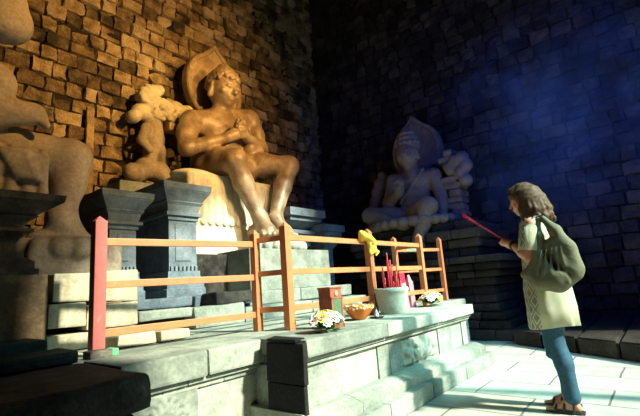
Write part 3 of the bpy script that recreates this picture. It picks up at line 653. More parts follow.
# low angled kerb along the foot of the side wall
b = bmesh.new(); A, B2 = Vector((6.42, 1.86, 0)), Vector((5.30, .12, 0)); n = 4
for i in range(n):
    p, q = A.lerp(B2, i/n+.004), A.lerp(B2, (i+1)/n-.004); vsx = []
    for zz in (0, .19): vsx += [b.verts.new((p.x, p.y, zz)), b.verts.new((q.x, q.y, zz)), b.verts.new((8.5, q.y, zz)), b.verts.new((8.5, p.y, zz))]
    for f in ((0, 1, 2, 3), (4, 7, 6, 5), (0, 4, 5, 1), (1, 5, 6, 2), (2, 6, 7, 3), (3, 7, 4, 0)): b.faces.new([vsx[k] for k in f])
bmesh.ops.recalc_face_normals(b, faces=b.faces[:])
bmesh.ops.bevel(b, geom=b.edges[:], offset=.02, segments=2, affect='EDGES')
struct(bm_obj('trim_1', b, M['wallR']))

# ------------------------------------------------------------------ painted wooden fence
def paint(name, c, wear):
    m, t, b_ = nt(name); N = t.nodes.new; L = t.links.new
    tc = N('ShaderNodeTexCoord'); mp = N('ShaderNodeMapping'); L(tc.outputs['Object'], mp.inputs[0])
    n1 = N('ShaderNodeTexNoise'); n1.inputs['Scale'].default_value = 9; n1.inputs['Detail'].default_value = 9; n1.inputs['Roughness'].default_value = .7; L(mp.outputs[0], n1.inputs['Vector'])
    r = N('ShaderNodeValToRGB'); L(n1.outputs['Fac'], r.inputs[0]); e = r.color_ramp.elements
    e[0].position = .3; e[0].color = (*[x*.75 for x in c], 1); e[1].position = .62; e[1].color = (*c, 1)
    q = e.new(.72); q.color = (*wear, 1)
    L(r.outputs[0], b_.inputs['Base Color']); b_.inputs['Roughness'].default_value = .5
    bp = N('ShaderNodeBump'); bp.inputs['Strength'].default_value = .3; bp.inputs['Distance'].default_value = .003; L(n1.outputs['Fac'], bp.inputs['Height']); L(bp.outputs[0], b_.inputs['Normal'])
    return m
M['orange'] = paint('orange_paint', (.60, .20, .08), (.50, .26, .14))
M['orange_shade'] = paint('shaded_orange_paint', (.56, .13, .12), (.55, .25, .2))  # pinkish tone is the left post's shade, put into its paint colour
M['green'] = plain('green_paint_traces', (.12, .42, .22), .6)
fence = thing('wooden_fence', 'orange painted wooden rail fence standing on the platform in front of the statues', 'fence', (3.5, 2.6, TOP))
PL, PA, PB, PC, PD, PE, PF = (1.215, 2.90), (2.46, 2.75), (2.545, 2.46), (3.83, 2.46), (5.05, 2.46), (5.1, 2.86), (6.0, 2.60)
posts = [(PL, .905, .078, 'orange_shade'), (PA, .86, .062, 'orange'), (PB, .893, .07, 'orange'), (PC, .91, .07, 'orange'), (PD, .915, .066, 'orange'), (PE, .93, .06, 'orange'), (PF, .93, .06, 'orange')]
for (x, y), hgt, wd, mt in posts:
    b = bmesh.new(); box(b, (x-wd/2, y-wd/2, TOP), (x+wd/2, y+wd/2, TOP+hgt-.035), .004)
    slab_stack(b, x-wd/2+.004, x+wd/2-.004, y-wd/2+.004, y+wd/2-.004, [(0, TOP+hgt-.037), (-wd*.22, TOP+hgt-.015), (-wd*.40, TOP+hgt)])
    addm(fence, 'post', b, M[mt])
def rail(p, q, z0, z1, hh=.05, dp=.03, mt='orange', off=.03):
    p, q = Vector((*p, z0)), Vector((*q, z1)); d = (q-p).normalized(); L_ = (q-p).length-2*off
    mat = Matrix.Translation((p+q)/2) @ d.to_track_quat('X', 'Z').to_matrix().to_4x4()
    b = bmesh.new(); box(b, (-L_/2, -dp/2, -hh/2), (L_/2, dp/2, hh/2), .004, mat=mat); return addm(fence, 'rail', b, M[mt])
for z in (AY(180, 243, 2.82).z, AY(180, 281, 2.82).z, AY(180, 324, 2.82).z): rail(PL, PA, z, z)
zz = [AY(350, y, 2.46).z for y in (241.3, 269.8, 300.8)]; print('rails', zz, AY(180, 243, 2.82).z)
for z in zz:
    rail(PA, PB, z, z, hh=.045); rail(PB, PC, z, z); rail(PC, PD, z, z)
    rail(PD, PE, z, z, hh=.045)
    rail(PE, PF, z-.02, z-.02, hh=.045)
b = bmesh.new(); m_ = Vector(PE).lerp(Vector(PF), .45); d_ = (Vector(PF)-Vector(PE)).normalized()
for t0, t1 in ((.25, .42), (.47, .62)):
    a, c = Vector(PE).lerp(Vector(PF), t0), Vector(PE).lerp(Vector(PF), t1); nrm = Vector((d_.y, -d_.x)); nrm = nrm if nrm.y < 0 else -nrm
    q = [a+nrm*.0165, c+nrm*.0165]; z = zz[0]-.02
    vv = [b.verts.new((*q[0], z-.012)), b.verts.new((*q[1], z-.018)), b.verts.new((*q[1], z+.016)), b.verts.new((*q[0], z+.02))]; b.faces.new(vv)
addm(fence, 'green_paint_patch', b, M['green'])['label'] = 'traces of green paint on the rail'
b = bmesh.new(); box(b, (PL[0]-.10, PL[1]-.16, TOP), (PL[0]+.03, PL[1]-.045, TOP+.045), .01); addm(fence, 'post_foot', b, M['soot'])
b = bmesh.new(); box(b, (PL[0]+.032, PL[1]-.15, TOP), (PL[0]+.075, PL[1]-.05, TOP+.045), .008); addm(fence, 'post_foot', b, M['green'])

# yellow cloth tied over the middle post
M['yellow'] = plain('yellow_cloth', (.85, .52, .07), .8, var=.25, scale=60)
s = Sdf(.006); x, y = PC; zt = TOP+.91
def G(px, py, Y=2.41): return np.array(AY(px, py, Y))
s.chain([G(361, 233, 2.40), G(365, 236, 2.395), G(369, 238, 2.395), G(372, 241, 2.40)], [.028, .034, .036, .034], k=.02)
s.chain([G(362, 234), G(361, 238, 2.43), G(362, 240, 2.46)], [.025, .022, .018]); s.chain([G(369, 238), G(373, 242), G(374, 250), G(371, 254)], [.034, .032, .03, .016], k=.02)
s.chain([G(372, 249), G(377, 252, 2.42), G(376, 255, 2.42)], [.026, .022, .012], k=.015); s.chain([G(366, 235), G(370, 246, 2.405), G(370, 252, 2.405)], [.022, .022, .014], k=.015)
o = s.obj('yellow_cloth', M['yellow'], None, smooth=1); rebase(o, (x, 2.42, 1.3)); tag(o, 'crumpled yellow cloth tied around the middle fence post', 'cloth')

# ------------------------------------------------------------------ offerings on the altar
M['wood'] = plain('red_brown_wood', (.30, .085, .05), .5, var=.3, scale=20); M['glassg'] = plain('green_glass_panel', (.09, .15, .09), .25, var=.2)
M['brass'] = plain('pale_metal', (.75, .75, .68), .35, metal=.8); M['darkwood'] = plain('dark_brown_wood', (.06, .025, .02), .4)
bx = thing('donation_box', 'red-brown wooden box with green panel and white emblem beside the flowers', 'box', (2.70, 2.145, TOP))
def lb(parent, name, parts, mat, bev=.004):
    b = bmesh.new()
    for lo, hi in parts: box(b, lo, hi, bev)
    return bm_obj(name, b, mat, parent)
W2, D2, HB = .072, .062, .32
lb(bx, 'cabinet', [((-W2, -D2, 0), (W2, D2, HB-.014)), ((-W2-.006, -D2-.006, HB-.014), (W2+.006, D2+.006, HB))], M['wood'])
lb(bx, 'front_frame', [((-W2, -D2-.008, .0), (-W2+.016, -D2, .235)), ((W2-.016, -D2-.008, .0), (W2, -D2, .235)), ((-W2, -D2-.008, .225), (W2, -D2, .24)), ((-W2, -D2-.008, 0), (W2, -D2, .03))], M['wood'], .002)
lb(bx, 'glass_panel', [((-W2+.016, -D2-.004, .03), (W2-.016, -D2-.001, .225))], M['glassg'], .0005)
b = bmesh.new(); lathe(b, [(.0, 0), (.022, 0), (.022, .005), (.0, .007)], 12); b.transform(Matrix.Translation((0, -D2-.002, .268)) @ Matrix.Rotation(PI/2, 4, 'X')); box(b, (-.006, -D2-.01, .255), (.006, -D2-.003, .288), .002)
bm_obj('emblem', b, M['brass'], bx)

M['glass'] = plain('orange_tinted_glass', (.95, .34, .05), .12, trans=.6, ior=1.3, var=.05); M['juice'] = plain('orange_oil', (.90, .24, .01), .25, var=.2)
M['rim'] = plain('crackled_pale_rim', (.85, .62, .42), .3, var=.4, scale=90)
pw = AZ(360.5, 320, TOP); bw = thing('glass_bowl', 'flared glass bowl of orange liquid between the wooden box and the incense pot', 'bowl', (pw.x+.03, pw.y+.03, TOP))
b = bmesh.new(); R_ = .143; lathe(b, [(0, 0), (.055, 0), (.06, .008), (.085, .03), (.115, .07), (R_, .115), (R_+.006, .132), (R_-.004, .132), (.108, .072), (.078, .036), (.05, .014), (0, .012)], 40)
for v in b.verts:
    if v.co.z > .11: a = math.atan2(v.co.y, v.co.x); v.co.z += .006*math.sin(a*10)
bm_obj('glass_wall', b, M['glass'], bw, True)
b = bmesh.new(); lathe(b, [(0, .013), (.048, .015), (.075, .037), (.106, .074), (.125, .098), (0, .1)], 32); bm_obj('liquid', b, M['juice'], bw, True)
s = Sdf(.006)
for i in range(26): a = 2*PI*i/26; s.ell(((R_-.012)*math.cos(a), (R_-.012)*math.sin(a), .112+.008*math.sin(i*2.1)), (.016, .016, .016), k=.008)
for i in range(14): a = random.uniform(0, 6.28); q = random.uniform(0, .09); s.ell((q*math.cos(a), q*math.sin(a), .102), (.018, .018, .01), k=.006)
s.obj('floating_petals', M['rim'], bw, smooth=1)

pp = AZ(396, 314, TOP); pot = thing('incense_pot', 'round pale stone pot full of ash and red incense sticks', 'pot', (pp.x+.07, pp.y+.07, TOP)); PX, PY = pp.x+.07, pp.y+.07
M['pot'] = stone('pot_stone', [(.36, .36, .31), (.46, .46, .40), (.56, .56, .50)], 8, island=0, spots=.2, bump=.3)
b = bmesh.new(); lathe(b, [(0, 0), (.12, 0), (.125, .012), (.135, .03), (.155, .10), (.165, .17), (.168, .215), (.178, .222), (.18, .25), (.174, .262), (.158, .262), (.15, .24), (0, .235)], 40); bm_obj('body', b, M['pot'], pot, True)
M['ashp'] = plain('grey_ash', (.42, .36, .33), .95, bump=.6, scale=80)
b = bmesh.new(); lathe(b, [(0, .236), (.152, .24), (.13, .252), (.07, .262), (0, .266)], 32); bm_obj('ash', b, M['ashp'], pot, True)
M['red'] = plain('red_incense', (.50, .012, .03), .6, var=.1); M['tip'] = plain('burnt_tip', (.25, .22, .2), .9)
stk = [(-.10, .00, .24, -.03), (-.085, .03, .20, .0), (-.02, -.02, .38, -.02), (.0, .02, .33, .01), (.04, .0, .26, .03), (.065, .03, .31, .02), (.10, -.01, .25, .05), (.085, .05, .22, .0), (-.05, .04, .19, -.05), (.02, -.05, .17, .06), (-.09, -.05, .09, -.06), (-.06, -.07, .08, .03), (.0, -.09, .10, .02), (.05, -.07, .09, -.03), (.09, -.06, .08, .08), (.12, -.02, .07, .05), (-.12, -.02, .07, -.07), (.03, .08, .12, .02)]
SL = ['leftmost thick red incense stick in the pot, medium tall', 'second red incense stick from the left in the pot, short and upright', 'tallest of the red incense sticks in the stone pot', 'red incense stick just right of the tallest one in the pot', 'medium red incense stick right of the pot centre, leaning right', 'second tallest incense stick, right half of the pot', 'rightmost long incense stick in the pot, leaning outwards', 'short thick incense stick at the back right of the pot', 'thin short incense stick leaning left in the pot', 'thin short incense stick leaning right at the front of the pot']
for i, (dx, dy, L_, ln) in enumerate(stk):
    b = bmesh.new(); r_ = .0075 if i < 8 else .0055; top = (ln*L_/.25, 0, L_)
    tube(b, [(0, 0, 0), [c*.5 for c in top], top], r_, 8); tk = bm_obj('incense_stick', b, M['red'], None, True); tk.location = (PX+dx, PY+dy, TOP+.235)
    tag(tk, SL[i] if i < 10 else 'short burnt-down stub of red incense in the pot ash', 'incense stick', 'standing incense sticks in the pot' if i < 10 else 'burnt-down stubs in the pot')
    b = bmesh.new(); tube(b, [top, (top[0], 0, L_+.012)], [r_, r_*.7], 8); bm_obj('burnt_tip', b, M['tip'], tk)

M['pink'] = plain('pink_paper', (.62, .20, .24), .6, var=.12); M['redp'] = plain('bright_red_paper', (.72, .02, .05), .5); M['white'] = plain('white_label', (.75, .78, .8), .5)
pk = AZ(413, 308, TOP); t = thing('incense_packet', 'tall leaning packet with bright red top behind the incense pot', 'packet', (pk.x-.02, pk.y+.08, TOP)); 
t.rotation_euler = (0, math.radians(-7), math.radians(-10))
lb(t, 'wrapper', [((-.045, -.03, 0), (.045, .03, .30))], M['pink']); lb(t, 'red_top', [((-.045, -.031, .3002), (.045, .031, .42))], M['redp'])
t = thing('incense_packet', 'pink pointed packet with white round label, right of the red-topped one', 'packet', (pk.x+.125, pk.y+.07, TOP)); t.rotation_euler = (0, math.radians(-3), math.radians(-10))
b = bmesh.new(); slab_stack(b, -.04, .04, -.028, .028, [(0, 0), (0, .30), (-.012, .33), (-.024, .39)]); bm_obj('wrapper', b, M['pink'], t)
b = bmesh.new(); lathe(b, [(0, 0), (.024, 0), (.024, .002), (0, .002)], 20); b.transform(Matrix.Translation((0, -.028, .17)) @ Matrix.Rotation(PI/2, 4, 'X')); bm_obj('round_label', b, M['white'], t)
pc = AZ(372, 312, TOP); t = thing('candle_holder', 'dark brown square holder between the orange bowl and the pot', 'holder', (pc.x+.02, pc.y+.06, TOP))
lb(t, 'block', [((-.045, -.045, 0), (.045, .045, .15))], M['darkwood']); b = bmesh.new(); lathe(b, [(0, .15), (.03, .15), (.034, .165), (.028, .165), (0, .156)], 20); bm_obj('cup', b, M['darkwood'], t)
pd = AZ(377, 318, TOP); t = thing('saucer', 'small dark saucer in front of the incense pot', 'saucer', (pd.x, pd.y, TOP)); b = bmesh.new(); lathe(b, [(0, 0), (.05, 0), (.068, .008), (.07, .012), (.045, .006), (0, .006)], 28); bm_obj('dish', b, M['darkwood'], t, True)
M['bot'] = plain('blue_grey_glass', (.25, .35, .42), .15, trans=.3, var=.1)
t = thing('small_bottle', 'tiny bottle with dark cap and white label standing on the dark saucer', 'bottle', (pd.x-.004, pd.y, TOP+.0065)); b = bmesh.new(); lathe(b, [(0, 0), (.021, 0), (.023, .005), (.023, .045), (.010, .062), (.009, .075), (0, .075)], 20); bm_obj('glass_body', b, M['bot'], t, True)
b = bmesh.new(); lathe(b, [(0, .0755), (.011, .0755), (.011, .095), (0, .096)], 16); bm_obj('cap', b, M['darkwood'], t); b = bmesh.new(); lathe(b, [(.0235, .012), (.0238, .012), (.0238, .038), (.0235, .038)], 20); bm_obj('label', b, M['white'], t)

M['leaf'] = plain('leaf_green', (.07, .22, .07), .6, var=.3); M['petw'] = plain('white_petal', (.80, .78, .74), .7, var=.08); M['pety'] = plain('yellow_petal', (.80, .66, .12), .7); M['petp'] = plain('pink_heart', (.62, .12, .30), .6)
def blossom(parent, c, r, mat, tilt, nm='blossom'):
    b = bmesh.new(); n = 9
    for ring, (rr, up) in enumerate(((1, .15), (.62, .42))):
        for i in range(n):
            a = 2*PI*i/n+ring*.3; d = Vector((math.cos(a), math.sin(a), 0)); t_ = Vector((-d.y, d.x, 0)); w_ = r*.36*rr+.002
            v = [b.verts.new(q) for q in (Vector((0, 0, 0))-t_*w_*.3, d*r*rr*.6-t_*w_+Vector((0, 0, r*up*.8)), d*r*rr+Vector((0, 0, r*up)), d*r*rr*.6+t_*w_+Vector((0, 0, r*up*.8)), t_*w_*.3)]
            b.faces.new(v)
    bmesh.ops.solidify(b, geom=b.faces[:], thickness=.0015)
    m4 = Matrix.Translation(c) @ Euler(tilt).to_matrix().to_4x4(); b.transform(m4); o = bm_obj(nm, b, mat, parent)
    e = bmesh.new(); bmesh.ops.create_uvsphere(e, u_segments=8, v_segments=6, radius=r*.22); e.transform(m4 @ Matrix.Translation((0, 0, r*.25))); bm_obj('flower_heart', e, M['petp'] if random.random() < .6 else M['pety'], o)
    return o
def bouquet(px, py, sz, n, label, yel):
    p_ = AZ(px, py, TOP); t = thing('flower_bouquet', label, 'flowers', (p_.x, p_.y, TOP)); b = bmesh.new()
    for i in range(60):
        a = random.uniform(0, 2*PI); el = random.uniform(-.05, .9); L_ = sz*random.uniform(.75, 1.15); d = Vector((math.cos(a)*math.cos(el), math.sin(a)*math.cos(el)*.8, math.sin(el)*.75)); s_ = Vector((-math.sin(a), math.cos(a), 0))*sz*.09
        q0, q1, q2 = d*L_*.35, d*L_*.75, d*L_; up = Vector((0, 0, .012))
        b.faces.new([b.verts.new(q) for q in (q0+up, q1-s_+up, q2+up*.6, q1+s_+up)])
    bmesh.ops.solidify(b, geom=b.faces[:], thickness=.001); bm_obj('leaves', b, M['leaf'], t)
    b = bmesh.new(); 
    for i in range(6): tube(b, [(0.01*i, 0, .01), (sz*.5-.02*i, -.02+.01*i, .012), (sz*.95, .02*i-.05, .008)], .004, 6)
    bm_obj('stems', b, M['leaf'], t)
    for i in range(n):
        a = i*2.39996; q = math.sqrt((i+.5)/n); el = math.acos(min(1, q*.95)); c = Vector((math.cos(a)*q*sz*.85, math.sin(a)*q*sz*.65, .02+sz*.72*math.sqrt(max(0, 1-q*q*.85))))
        y_ = random.random() < yel
        blossom(t, c, sz*random.uniform(.24, .31), M['pety'] if y_ else M['petw'], (-math.sin(a)*-q*1.0*-1, math.cos(a)*q*1.0, 0))
    return t
bouquet(327, 332, .165, 22, 'white and yellow flower bouquet at the altar front beside the wooden box', .18)
bouquet(432, 306, .19, 16, 'smaller yellow-white flower bouquet at the altar\'s far right end', .55)

# ------------------------------------------------------------------ woman with incense (local frame: y forward, x to her right)
pf_ = AZ(565, 409, 0); WX, WY = pf_.x, pf_.y-.08
wo = thing('person', 'woman in pale tunic and blue jeans standing, holding incense up in both hands', 'person', (WX, WY, 0), math.radians(-2))
M['skin'] = plain('skin', (.52, .24, .16), .55, var=.06, scale=12); M['hair'] = plain('brown_hair', (.085, .048, .03), .6, var=.6, scale=40, spec=.15)
M['jeans'] = plain('blue_denim', (.015, .065, .12), .8, var=.25, scale=50); M['bag'] = plain('olive_canvas', (.125, .12, .075), .85, var=.15, scale=40, bump=.3); M['black'] = plain('black_leather', (.03, .03, .035), .5)
s = Sdf(.008)
HC = np.array((0, .125, 1.555)); 
def W(*a): return np.array(a, float)
# torso, neck
s.ell((0, .06, .92), (.165, .125, .13), k=.05); s.ell((0, .07, 1.08), (.135, .10, .16), k=.05); s.ell((0, .075, 1.26), (.155, .105, .14), k=.05); s.cap((-.13, .06, 1.345), (.13, .06, 1.345), .052, k=.05)
s.cap((0, .07, 1.36), (0, .095, 1.49), .055, .05, k=.03)
# head, face turned a little down
def F_(x, y, z):
    t = -.22; return HC+W(x, y*math.cos(t)-z*math.sin(t), y*math.sin(t)+z*math.cos(t))
s.ell(F_(0, -.01, .02), (.075, .095, .098), (-.22, 0, 0), k=.02); s.ell(F_(0, .03, -.045), (.058, .062, .062), (-.22, 0, 0), k=.03); s.ell(F_(0, .068, -.088), (.025, .02, .018), k=.02)
s.cap(F_(0, .088, .022), F_(0, .112, -.018), .008, .013, k=.012); s.ell(F_(0, .095, -.045), (.024, .012, .007), k=.006); s.ell(F_(0, .091, -.060), (.02, .012, .008), k=.006)
for sx in (-1, 1):
    s.ell(F_(sx*.033, .078, .015), (.017, .01, .009), k=.005); s.cap(F_(sx*.018, .088, .036), F_(sx*.055, .072, .036), .006, .005, k=.006); s.ell(F_(sx*.04, .062, -.025), (.022, .02, .02), k=.015)
    s.ell(F_(sx*.078, -.01, .0), (.012, .02, .032), k=.01)
# arms
WR = {}
for sx, el, wr in ((-1, W(-.215, .085, 1.09), W(-.095, .235, 1.215)), (1, W(.21, .10, 1.09), W(.055, .245, 1.215))):
    sh = W(sx*.165, .06, 1.335); s.chain([sh, (sh+el)/2, el], [.05, .045, .04], k=.03); s.chain([el, el*.6+wr*.4, wr], [.041, .040, .025], k=.02); WR[sx] = wr
# stick axis through the hands
G0 = W(-.03, .30, 1.25)
tipw = AX(464, 214, WX-.10) if False else None
gd = W(-.12, .74, .62); gd = gd/np.linalg.norm(gd)
for sx in (-1, 1):
    wr = WR[sx]; pc_ = G0+W(sx*.028, .0, -.008)-gd*(.0 if sx < 0 else .035); s.cap(wr, pc_, .024, .03, k=.015)
    s.ell(pc_, (.018, .038, .034), (.35, 0, 0), k=.012)
    upn = np.cross(gd, W(1, 0, 0)); upn /= np.linalg.norm(upn)     # roughly up
    for i in range(4):      # fingers wrap from the palm across the far side of the stick
        b0 = pc_+gd*(.028-.019*i)+W(sx*.004, 0, 0)+upn*-.012; ln = (.9, 1, .95, .8)[i]
        m1 = b0+W(-sx*.020, 0, 0)-upn*.014*ln; m2 = m1+W(-sx*.016, 0, 0)+upn*.020*ln; m3 = m2+W(sx*.008, 0, 0)+upn*.014*ln
        s.cap(b0, m1, .0095, .0090, k=.004); s.cap(m1, m2, .0088, .0082, k=.003); s.cap(m2, m3, .008, .007, k=.003)
    t0 = pc_-gd*.02+upn*.015; t1 = t0+gd*.030+upn*.016-W(sx*.008, 0, 0); t2 = t1+gd*.028-W(sx*.008, 0, 0)-upn*.004
    s.cap(t0, t1, .0125, .0105, k=.006); s.cap(t1, t2, .010, .0085, k=.003)
# legs, feet
LEG = {-1: (W(-.085, .05, .86), W(-.085, .055, .47), W(-.085, .0, .09)), 1: (W(.085, .06, .86), W(.08, .085, .47), W(.08, .05, .09))}
for sx, (hpp, knn, ann) in LEG.items():
    s.chain([hpp, (hpp+knn)/2, knn], [.083, .072, .052], k=.04); s.chain([knn, knn*.65+ann*.35+W(0, -.015, 0), ann], [.05, .05, .032], k=.03)
    s.cap(ann-W(0, .02, .05), ann+W(0, .10, -.055), .03, .026, k=.02); s.cap(ann, ann+W(0, .09, -.05), .03, .022, k=.02)
    for i in range(5): ox = (i-2)*.016; s.cap(ann+W(ox*.9, .11, -.06), ann+W(ox*1.2, .165-.009*i*(1 if sx < 0 else 1), -.066), .0105, .009 if i else .012, k=.004)
s.obj('body', M['skin'], wo, smooth=1)
# hair: cap plus wavy locks to the shoulders
s = Sdf(.007); s.ell(F_(0, -.022, .038), (.090, .100, .098), (-.22, 0, 0), k=.02)
for i in range(46):
    a = -.30+ (PI+.60)*i/45; ca, sa = math.cos(a), math.sin(a)     # a=0 right side, pi/2 back, pi left side
    top = F_(.045*ca, -.02-.045*sa, .115); m1 = F_(.090*ca, -.02-.098*sa, .055); m2 = F_(.103*ca, -.03-.112*sa, -.02); wv = .014*math.sin(i*2.3)
    l_ = random.uniform(-.02, .02); m3 = HC+W((.108+wv)*ca, -.035-(.135+wv)*sa, -.095+l_); m4 = HC+W((.112-wv)*ca+.01*math.sin(i), -.040-(.138-wv)*sa, -.155+l_); m5 = m4+W(.010*math.sin(i*3), -.004*sa, -.028)
    if ca*ca > .72 : m5 = m4+W(.0, .012, -.01)
    s.chain([top, m1, m2, m3, m4, m5], [.013, .016, .017, .017, .014, .007], k=.010)
for i in range(9):     # fringe swept over the forehead
    x = -.068+.017*i; s.chain([F_(x*.3, -.01, .128), F_(x*.8, .055, .105), F_(x*1.05, .086-.3*abs(x), .062), F_(x*1.15, .088-.35*abs(x), .034+.006*math.sin(i*2))], [.016, .015, .012, .006], k=.008)
for sx in (-1, 1):
    for i in range(4): s.chain([F_(sx*.05, .01+.010*i, .11), F_(sx*.084, .015+.010*i, .055), F_(sx*.090, .004+.006*i, -.01), F_(sx*.094, -.01+.004*i, -.06)], [.012, .014, .012, .006], k=.008)
s.obj('hair', M['hair'], wo, smooth=1)
# tunic
def tunic_mat():
    m, t, b_ = nt('patterned_cotton'); N = t.nodes.new; L = t.links.new
    tc = N('ShaderNodeTexCoord'); sp = N('ShaderNodeSeparateXYZ'); L(tc.outputs['Object'], sp.inputs[0])
    def mt(op, a, b=None, c=None):
        n = N('ShaderNodeMath'); n.operation = op
        for i, v in enumerate((a, b, c)):
            if v is None: continue
            if isinstance(v, (int, float)): n.inputs[i].default_value = v
            else: L(v, n.inputs[i])
        return n.outputs[0]
    a = mt('ADD', sp.outputs['Y'], mt('MULTIPLY', sp.outputs['X'], .6)); dz = mt('MULTIPLY', sp.outputs['Z'], .75)
    p = mt('PINGPONG', mt('ADD', a, dz), .045); q = mt('PINGPONG', mt('SUBTRACT', a, dz), .045)
    lo = mt('MINIMUM', p, q); li = mt('LESS_THAN', lo, .007); ins = mt('GREATER_THAN', lo, .020)
    f = mt('MAXIMUM', li, ins)
    nz = N('ShaderNodeTexNoise'); nz.inputs['Scale'].default_value = 9; L(tc.outputs['Object'], nz.inputs['Vector'])
    fr = mt('GREATER_THAN', sp.outputs['Y'], .09); f2 = mt('MULTIPLY', mt('MULTIPLY', f, fr), .8)
    mx = N('ShaderNodeMix'); mx.data_type = 'RGBA'; L(f2, mx.inputs[0]); mx.inputs[6].default_value = (.66, .64, .48, 1); mx.inputs[7].default_value = (.22, .22, .17, 1)
    g = N('ShaderNodeMix'); g.data_type = 'RGBA'; g.blend_type = 'OVERLAY'; g.inputs[0].default_value = .3; L(mx.outputs[2], g.inputs[6]); L(nz.outputs['Fac'], g.inputs[7])
    L(g.outputs[2], b_.inputs['Base Color']); b_.inputs['Roughness'].default_value = .85; return m
M['tunic'] = tunic_mat()
b = bmesh.new(); secs = [(0, .092, .070, .062, 1.412), (0, .085, .12, .078, 1.395), (0, .075, .178, .098, 1.365), (0, .07, .19, .115, 1.30), (0, .075, .186, .130, 1.20), (0, .075, .172, .128, 1.08), (0, .07, .180, .140, .98), (0, .065, .200, .162, .86), (0, .06, .208, .168, .72), (0, .06, .215, .170, .585)]
n = 64; rings = []
for j, (cx_, cy_, rx, ry, z) in enumerate(secs):
    amp = .006+.018*max(0, (1.1-z))
    rings.append([b.verts.new((cx_+rx*math.cos(2*PI*k/n)*(1+amp*4*math.sin(k*2*PI/n*9+z*5)*.6), cy_+ry*math.sin(2*PI*k/n)*(1+amp*4*math.sin(k*2*PI/n*7+z*4+1)*.7), z+.012*math.sin(4*PI*k/n)*(z < .6))) for k in range(n)])
for p_, q in zip(rings, rings[1:]):
    for k in range(n): b.faces.new((p_[k], q[k], q[(k+1) % n], p_[(k+1) % n]))
for sx in (-1, 1):
    sh = Vector((sx*.135, .065, 1.345)); el = Vector((-.212 if sx < 0 else .208, .085 if sx < 0 else .095, 1.135))
    tube(b, [sh, sh.lerp(el, .3)+Vector((sx*.018, 0, .01)), sh.lerp(el, .7)+Vector((sx*.01, 0, 0)), el], [.055, .074, .078, .082], 24, cap=False)
bmesh.ops.solidify(b, geom=b.faces[:], thickness=-.004)
bm_obj('tunic', b, M['tunic'], wo, True)
s = Sdf(.008)
for sx, (hpp, knn, ann) in LEG.items():
    s.chain([hpp, (hpp+knn)/2, knn+W(0, .004, 0)], [.096, .084, .064], k=.03); s.chain([knn+W(0, .004, 0), knn*.62+ann*.38+W(0, -.018, 0), ann+W(0, 0, .035)], [.062, .060, .050], k=.02); s.cap(ann+W(0, 0, .055), ann+W(0, 0, .02), .052, .056, k=.006)
    for z_ in (.44, .47, .50, .40): s.cap(W(hpp[0]-.03, knn[1]+.03, z_), W(hpp[0]+.03, knn[1]+.035, z_+.01), .033, k=.012)
s.ell((0, .06, .88), (.175, .13, .12), k=.04)
for sx, (hpp, knn, ann) in LEG.items(): s.cap(ann+W(0, 0, -.02), ann+W(0, 0, -.03), .05, .05, k=.001, op=-1) if False else None
s.obj('jeans', M['jeans'], wo, smooth=1)
for sx, (hpp, knn, ann) in LEG.items():
    b = bmesh.new(); pts = []
    for t_, wd in ((-.065, .022), (-.045, .034), (0, .034), (.05, .033), (.09, .042), (.13, .044), (.16, .034), (.175, .016)): pts.append((t_, wd))
    lo = [b.verts.new((ann[0]+sg*w_, ann[1]+t_, 0)) for sg in (-1,) for t_, w_ in pts]+[b.verts.new((ann[0]+w_, ann[1]+t_, 0)) for t_, w_ in pts[::-1]]
    f = b.faces.new(lo); ex = bmesh.ops.extrude_face_region(b, geom=[f]); bmesh.ops.translate(b, verts=[v for v in ex['geom'] if isinstance(v, bmesh.types.BMVert)], vec=(0, 0, .018)); bmesh.ops.recalc_face_normals(b, faces=b.faces[:])
    sole = bm_obj('sandal', b, M['black'], wo)
    b = bmesh.new()
    for y_, rr, hh in ((.115, .042, .038), (.06, .036, .060), (-.005, .040, .085)): tube(b, [(ann[0]+rr*math.cos(a), ann[1]+y_-.01*math.sin(a), .014+hh*math.sin(a)) for a in np.linspace(0, PI, 11)], [.009]*11, 8, flat=1)
    bm_obj('strap', b, M['black'], sole, True)
b = bmesh.new(); wr = WR[-1]; el = W(-.215, .085, 1.09); d = Vector(wr-el).normalized(); x_ = d.cross(Vector((0, 0, 1))).normalized(); y_ = d.cross(x_)
for o_, rr in ((-.010, .031), (-.03, .034)): tube(b, [Vector(wr)+d*o_+(x_*math.cos(a)+y_*math.sin(a))*rr for a in np.linspace(0, 2*PI, 19)], .006, 8)
bm_obj('bracelets', b, M['black'], wo, True)

# shoulder bag, carried
bg_ = thing('shoulder_bag', 'slouchy olive canvas shoulder bag hanging behind the woman\'s shoulder', 'bag', (WX, WY, .9), math.radians(-2)); off = Matrix.Translation((0, 0, -.9))
s = Sdf(.008)
s.chain([(-.235, .13, .975), (-.255, .03, .925), (-.262, -.08, .915), (-.25, -.18, .965)], [.038, .062, .070, .055], k=.04)
s.ell((-.24, -.06, 1.0), (.062, .17, .10), k=.05); s.ell((-.22, -.10, 1.10), (.055, .12, .13), k=.05)
s.chain([(-.17, -.03, 1.375), (-.20, -.10, 1.27), (-.225, -.17, 1.14), (-.245, -.21, 1.0)], [.018, .040, .040, .035], k=.03)
s.chain([(-.165, .01, 1.375), (-.215, .0, 1.24), (-.245, .03, 1.10), (-.255, .09, .98)], [.014, .022, .028, .035], k=.03)
s.ell((-.298, -.05, 1.10), (.045, .026, .13), (-.45, 0, 0), k=.03, op=-1); s.ell((-.315, -.12, 1.02), (.03, .016, .09), (-.6, 0, 0), k=.02, op=-1); s.ell((-.31, .03, .99), (.022, .014, .07), (.4, 0, 0), k=.02, op=-1)
for i in range(5): s.cap((-.31, -.15+.05*i, .90+.01*i), (-.275, -.13+.03*i, 1.14), .010, .006, k=.015)
s.obj('canvas_sack', M['bag'], bg_, xf=off, smooth=2)
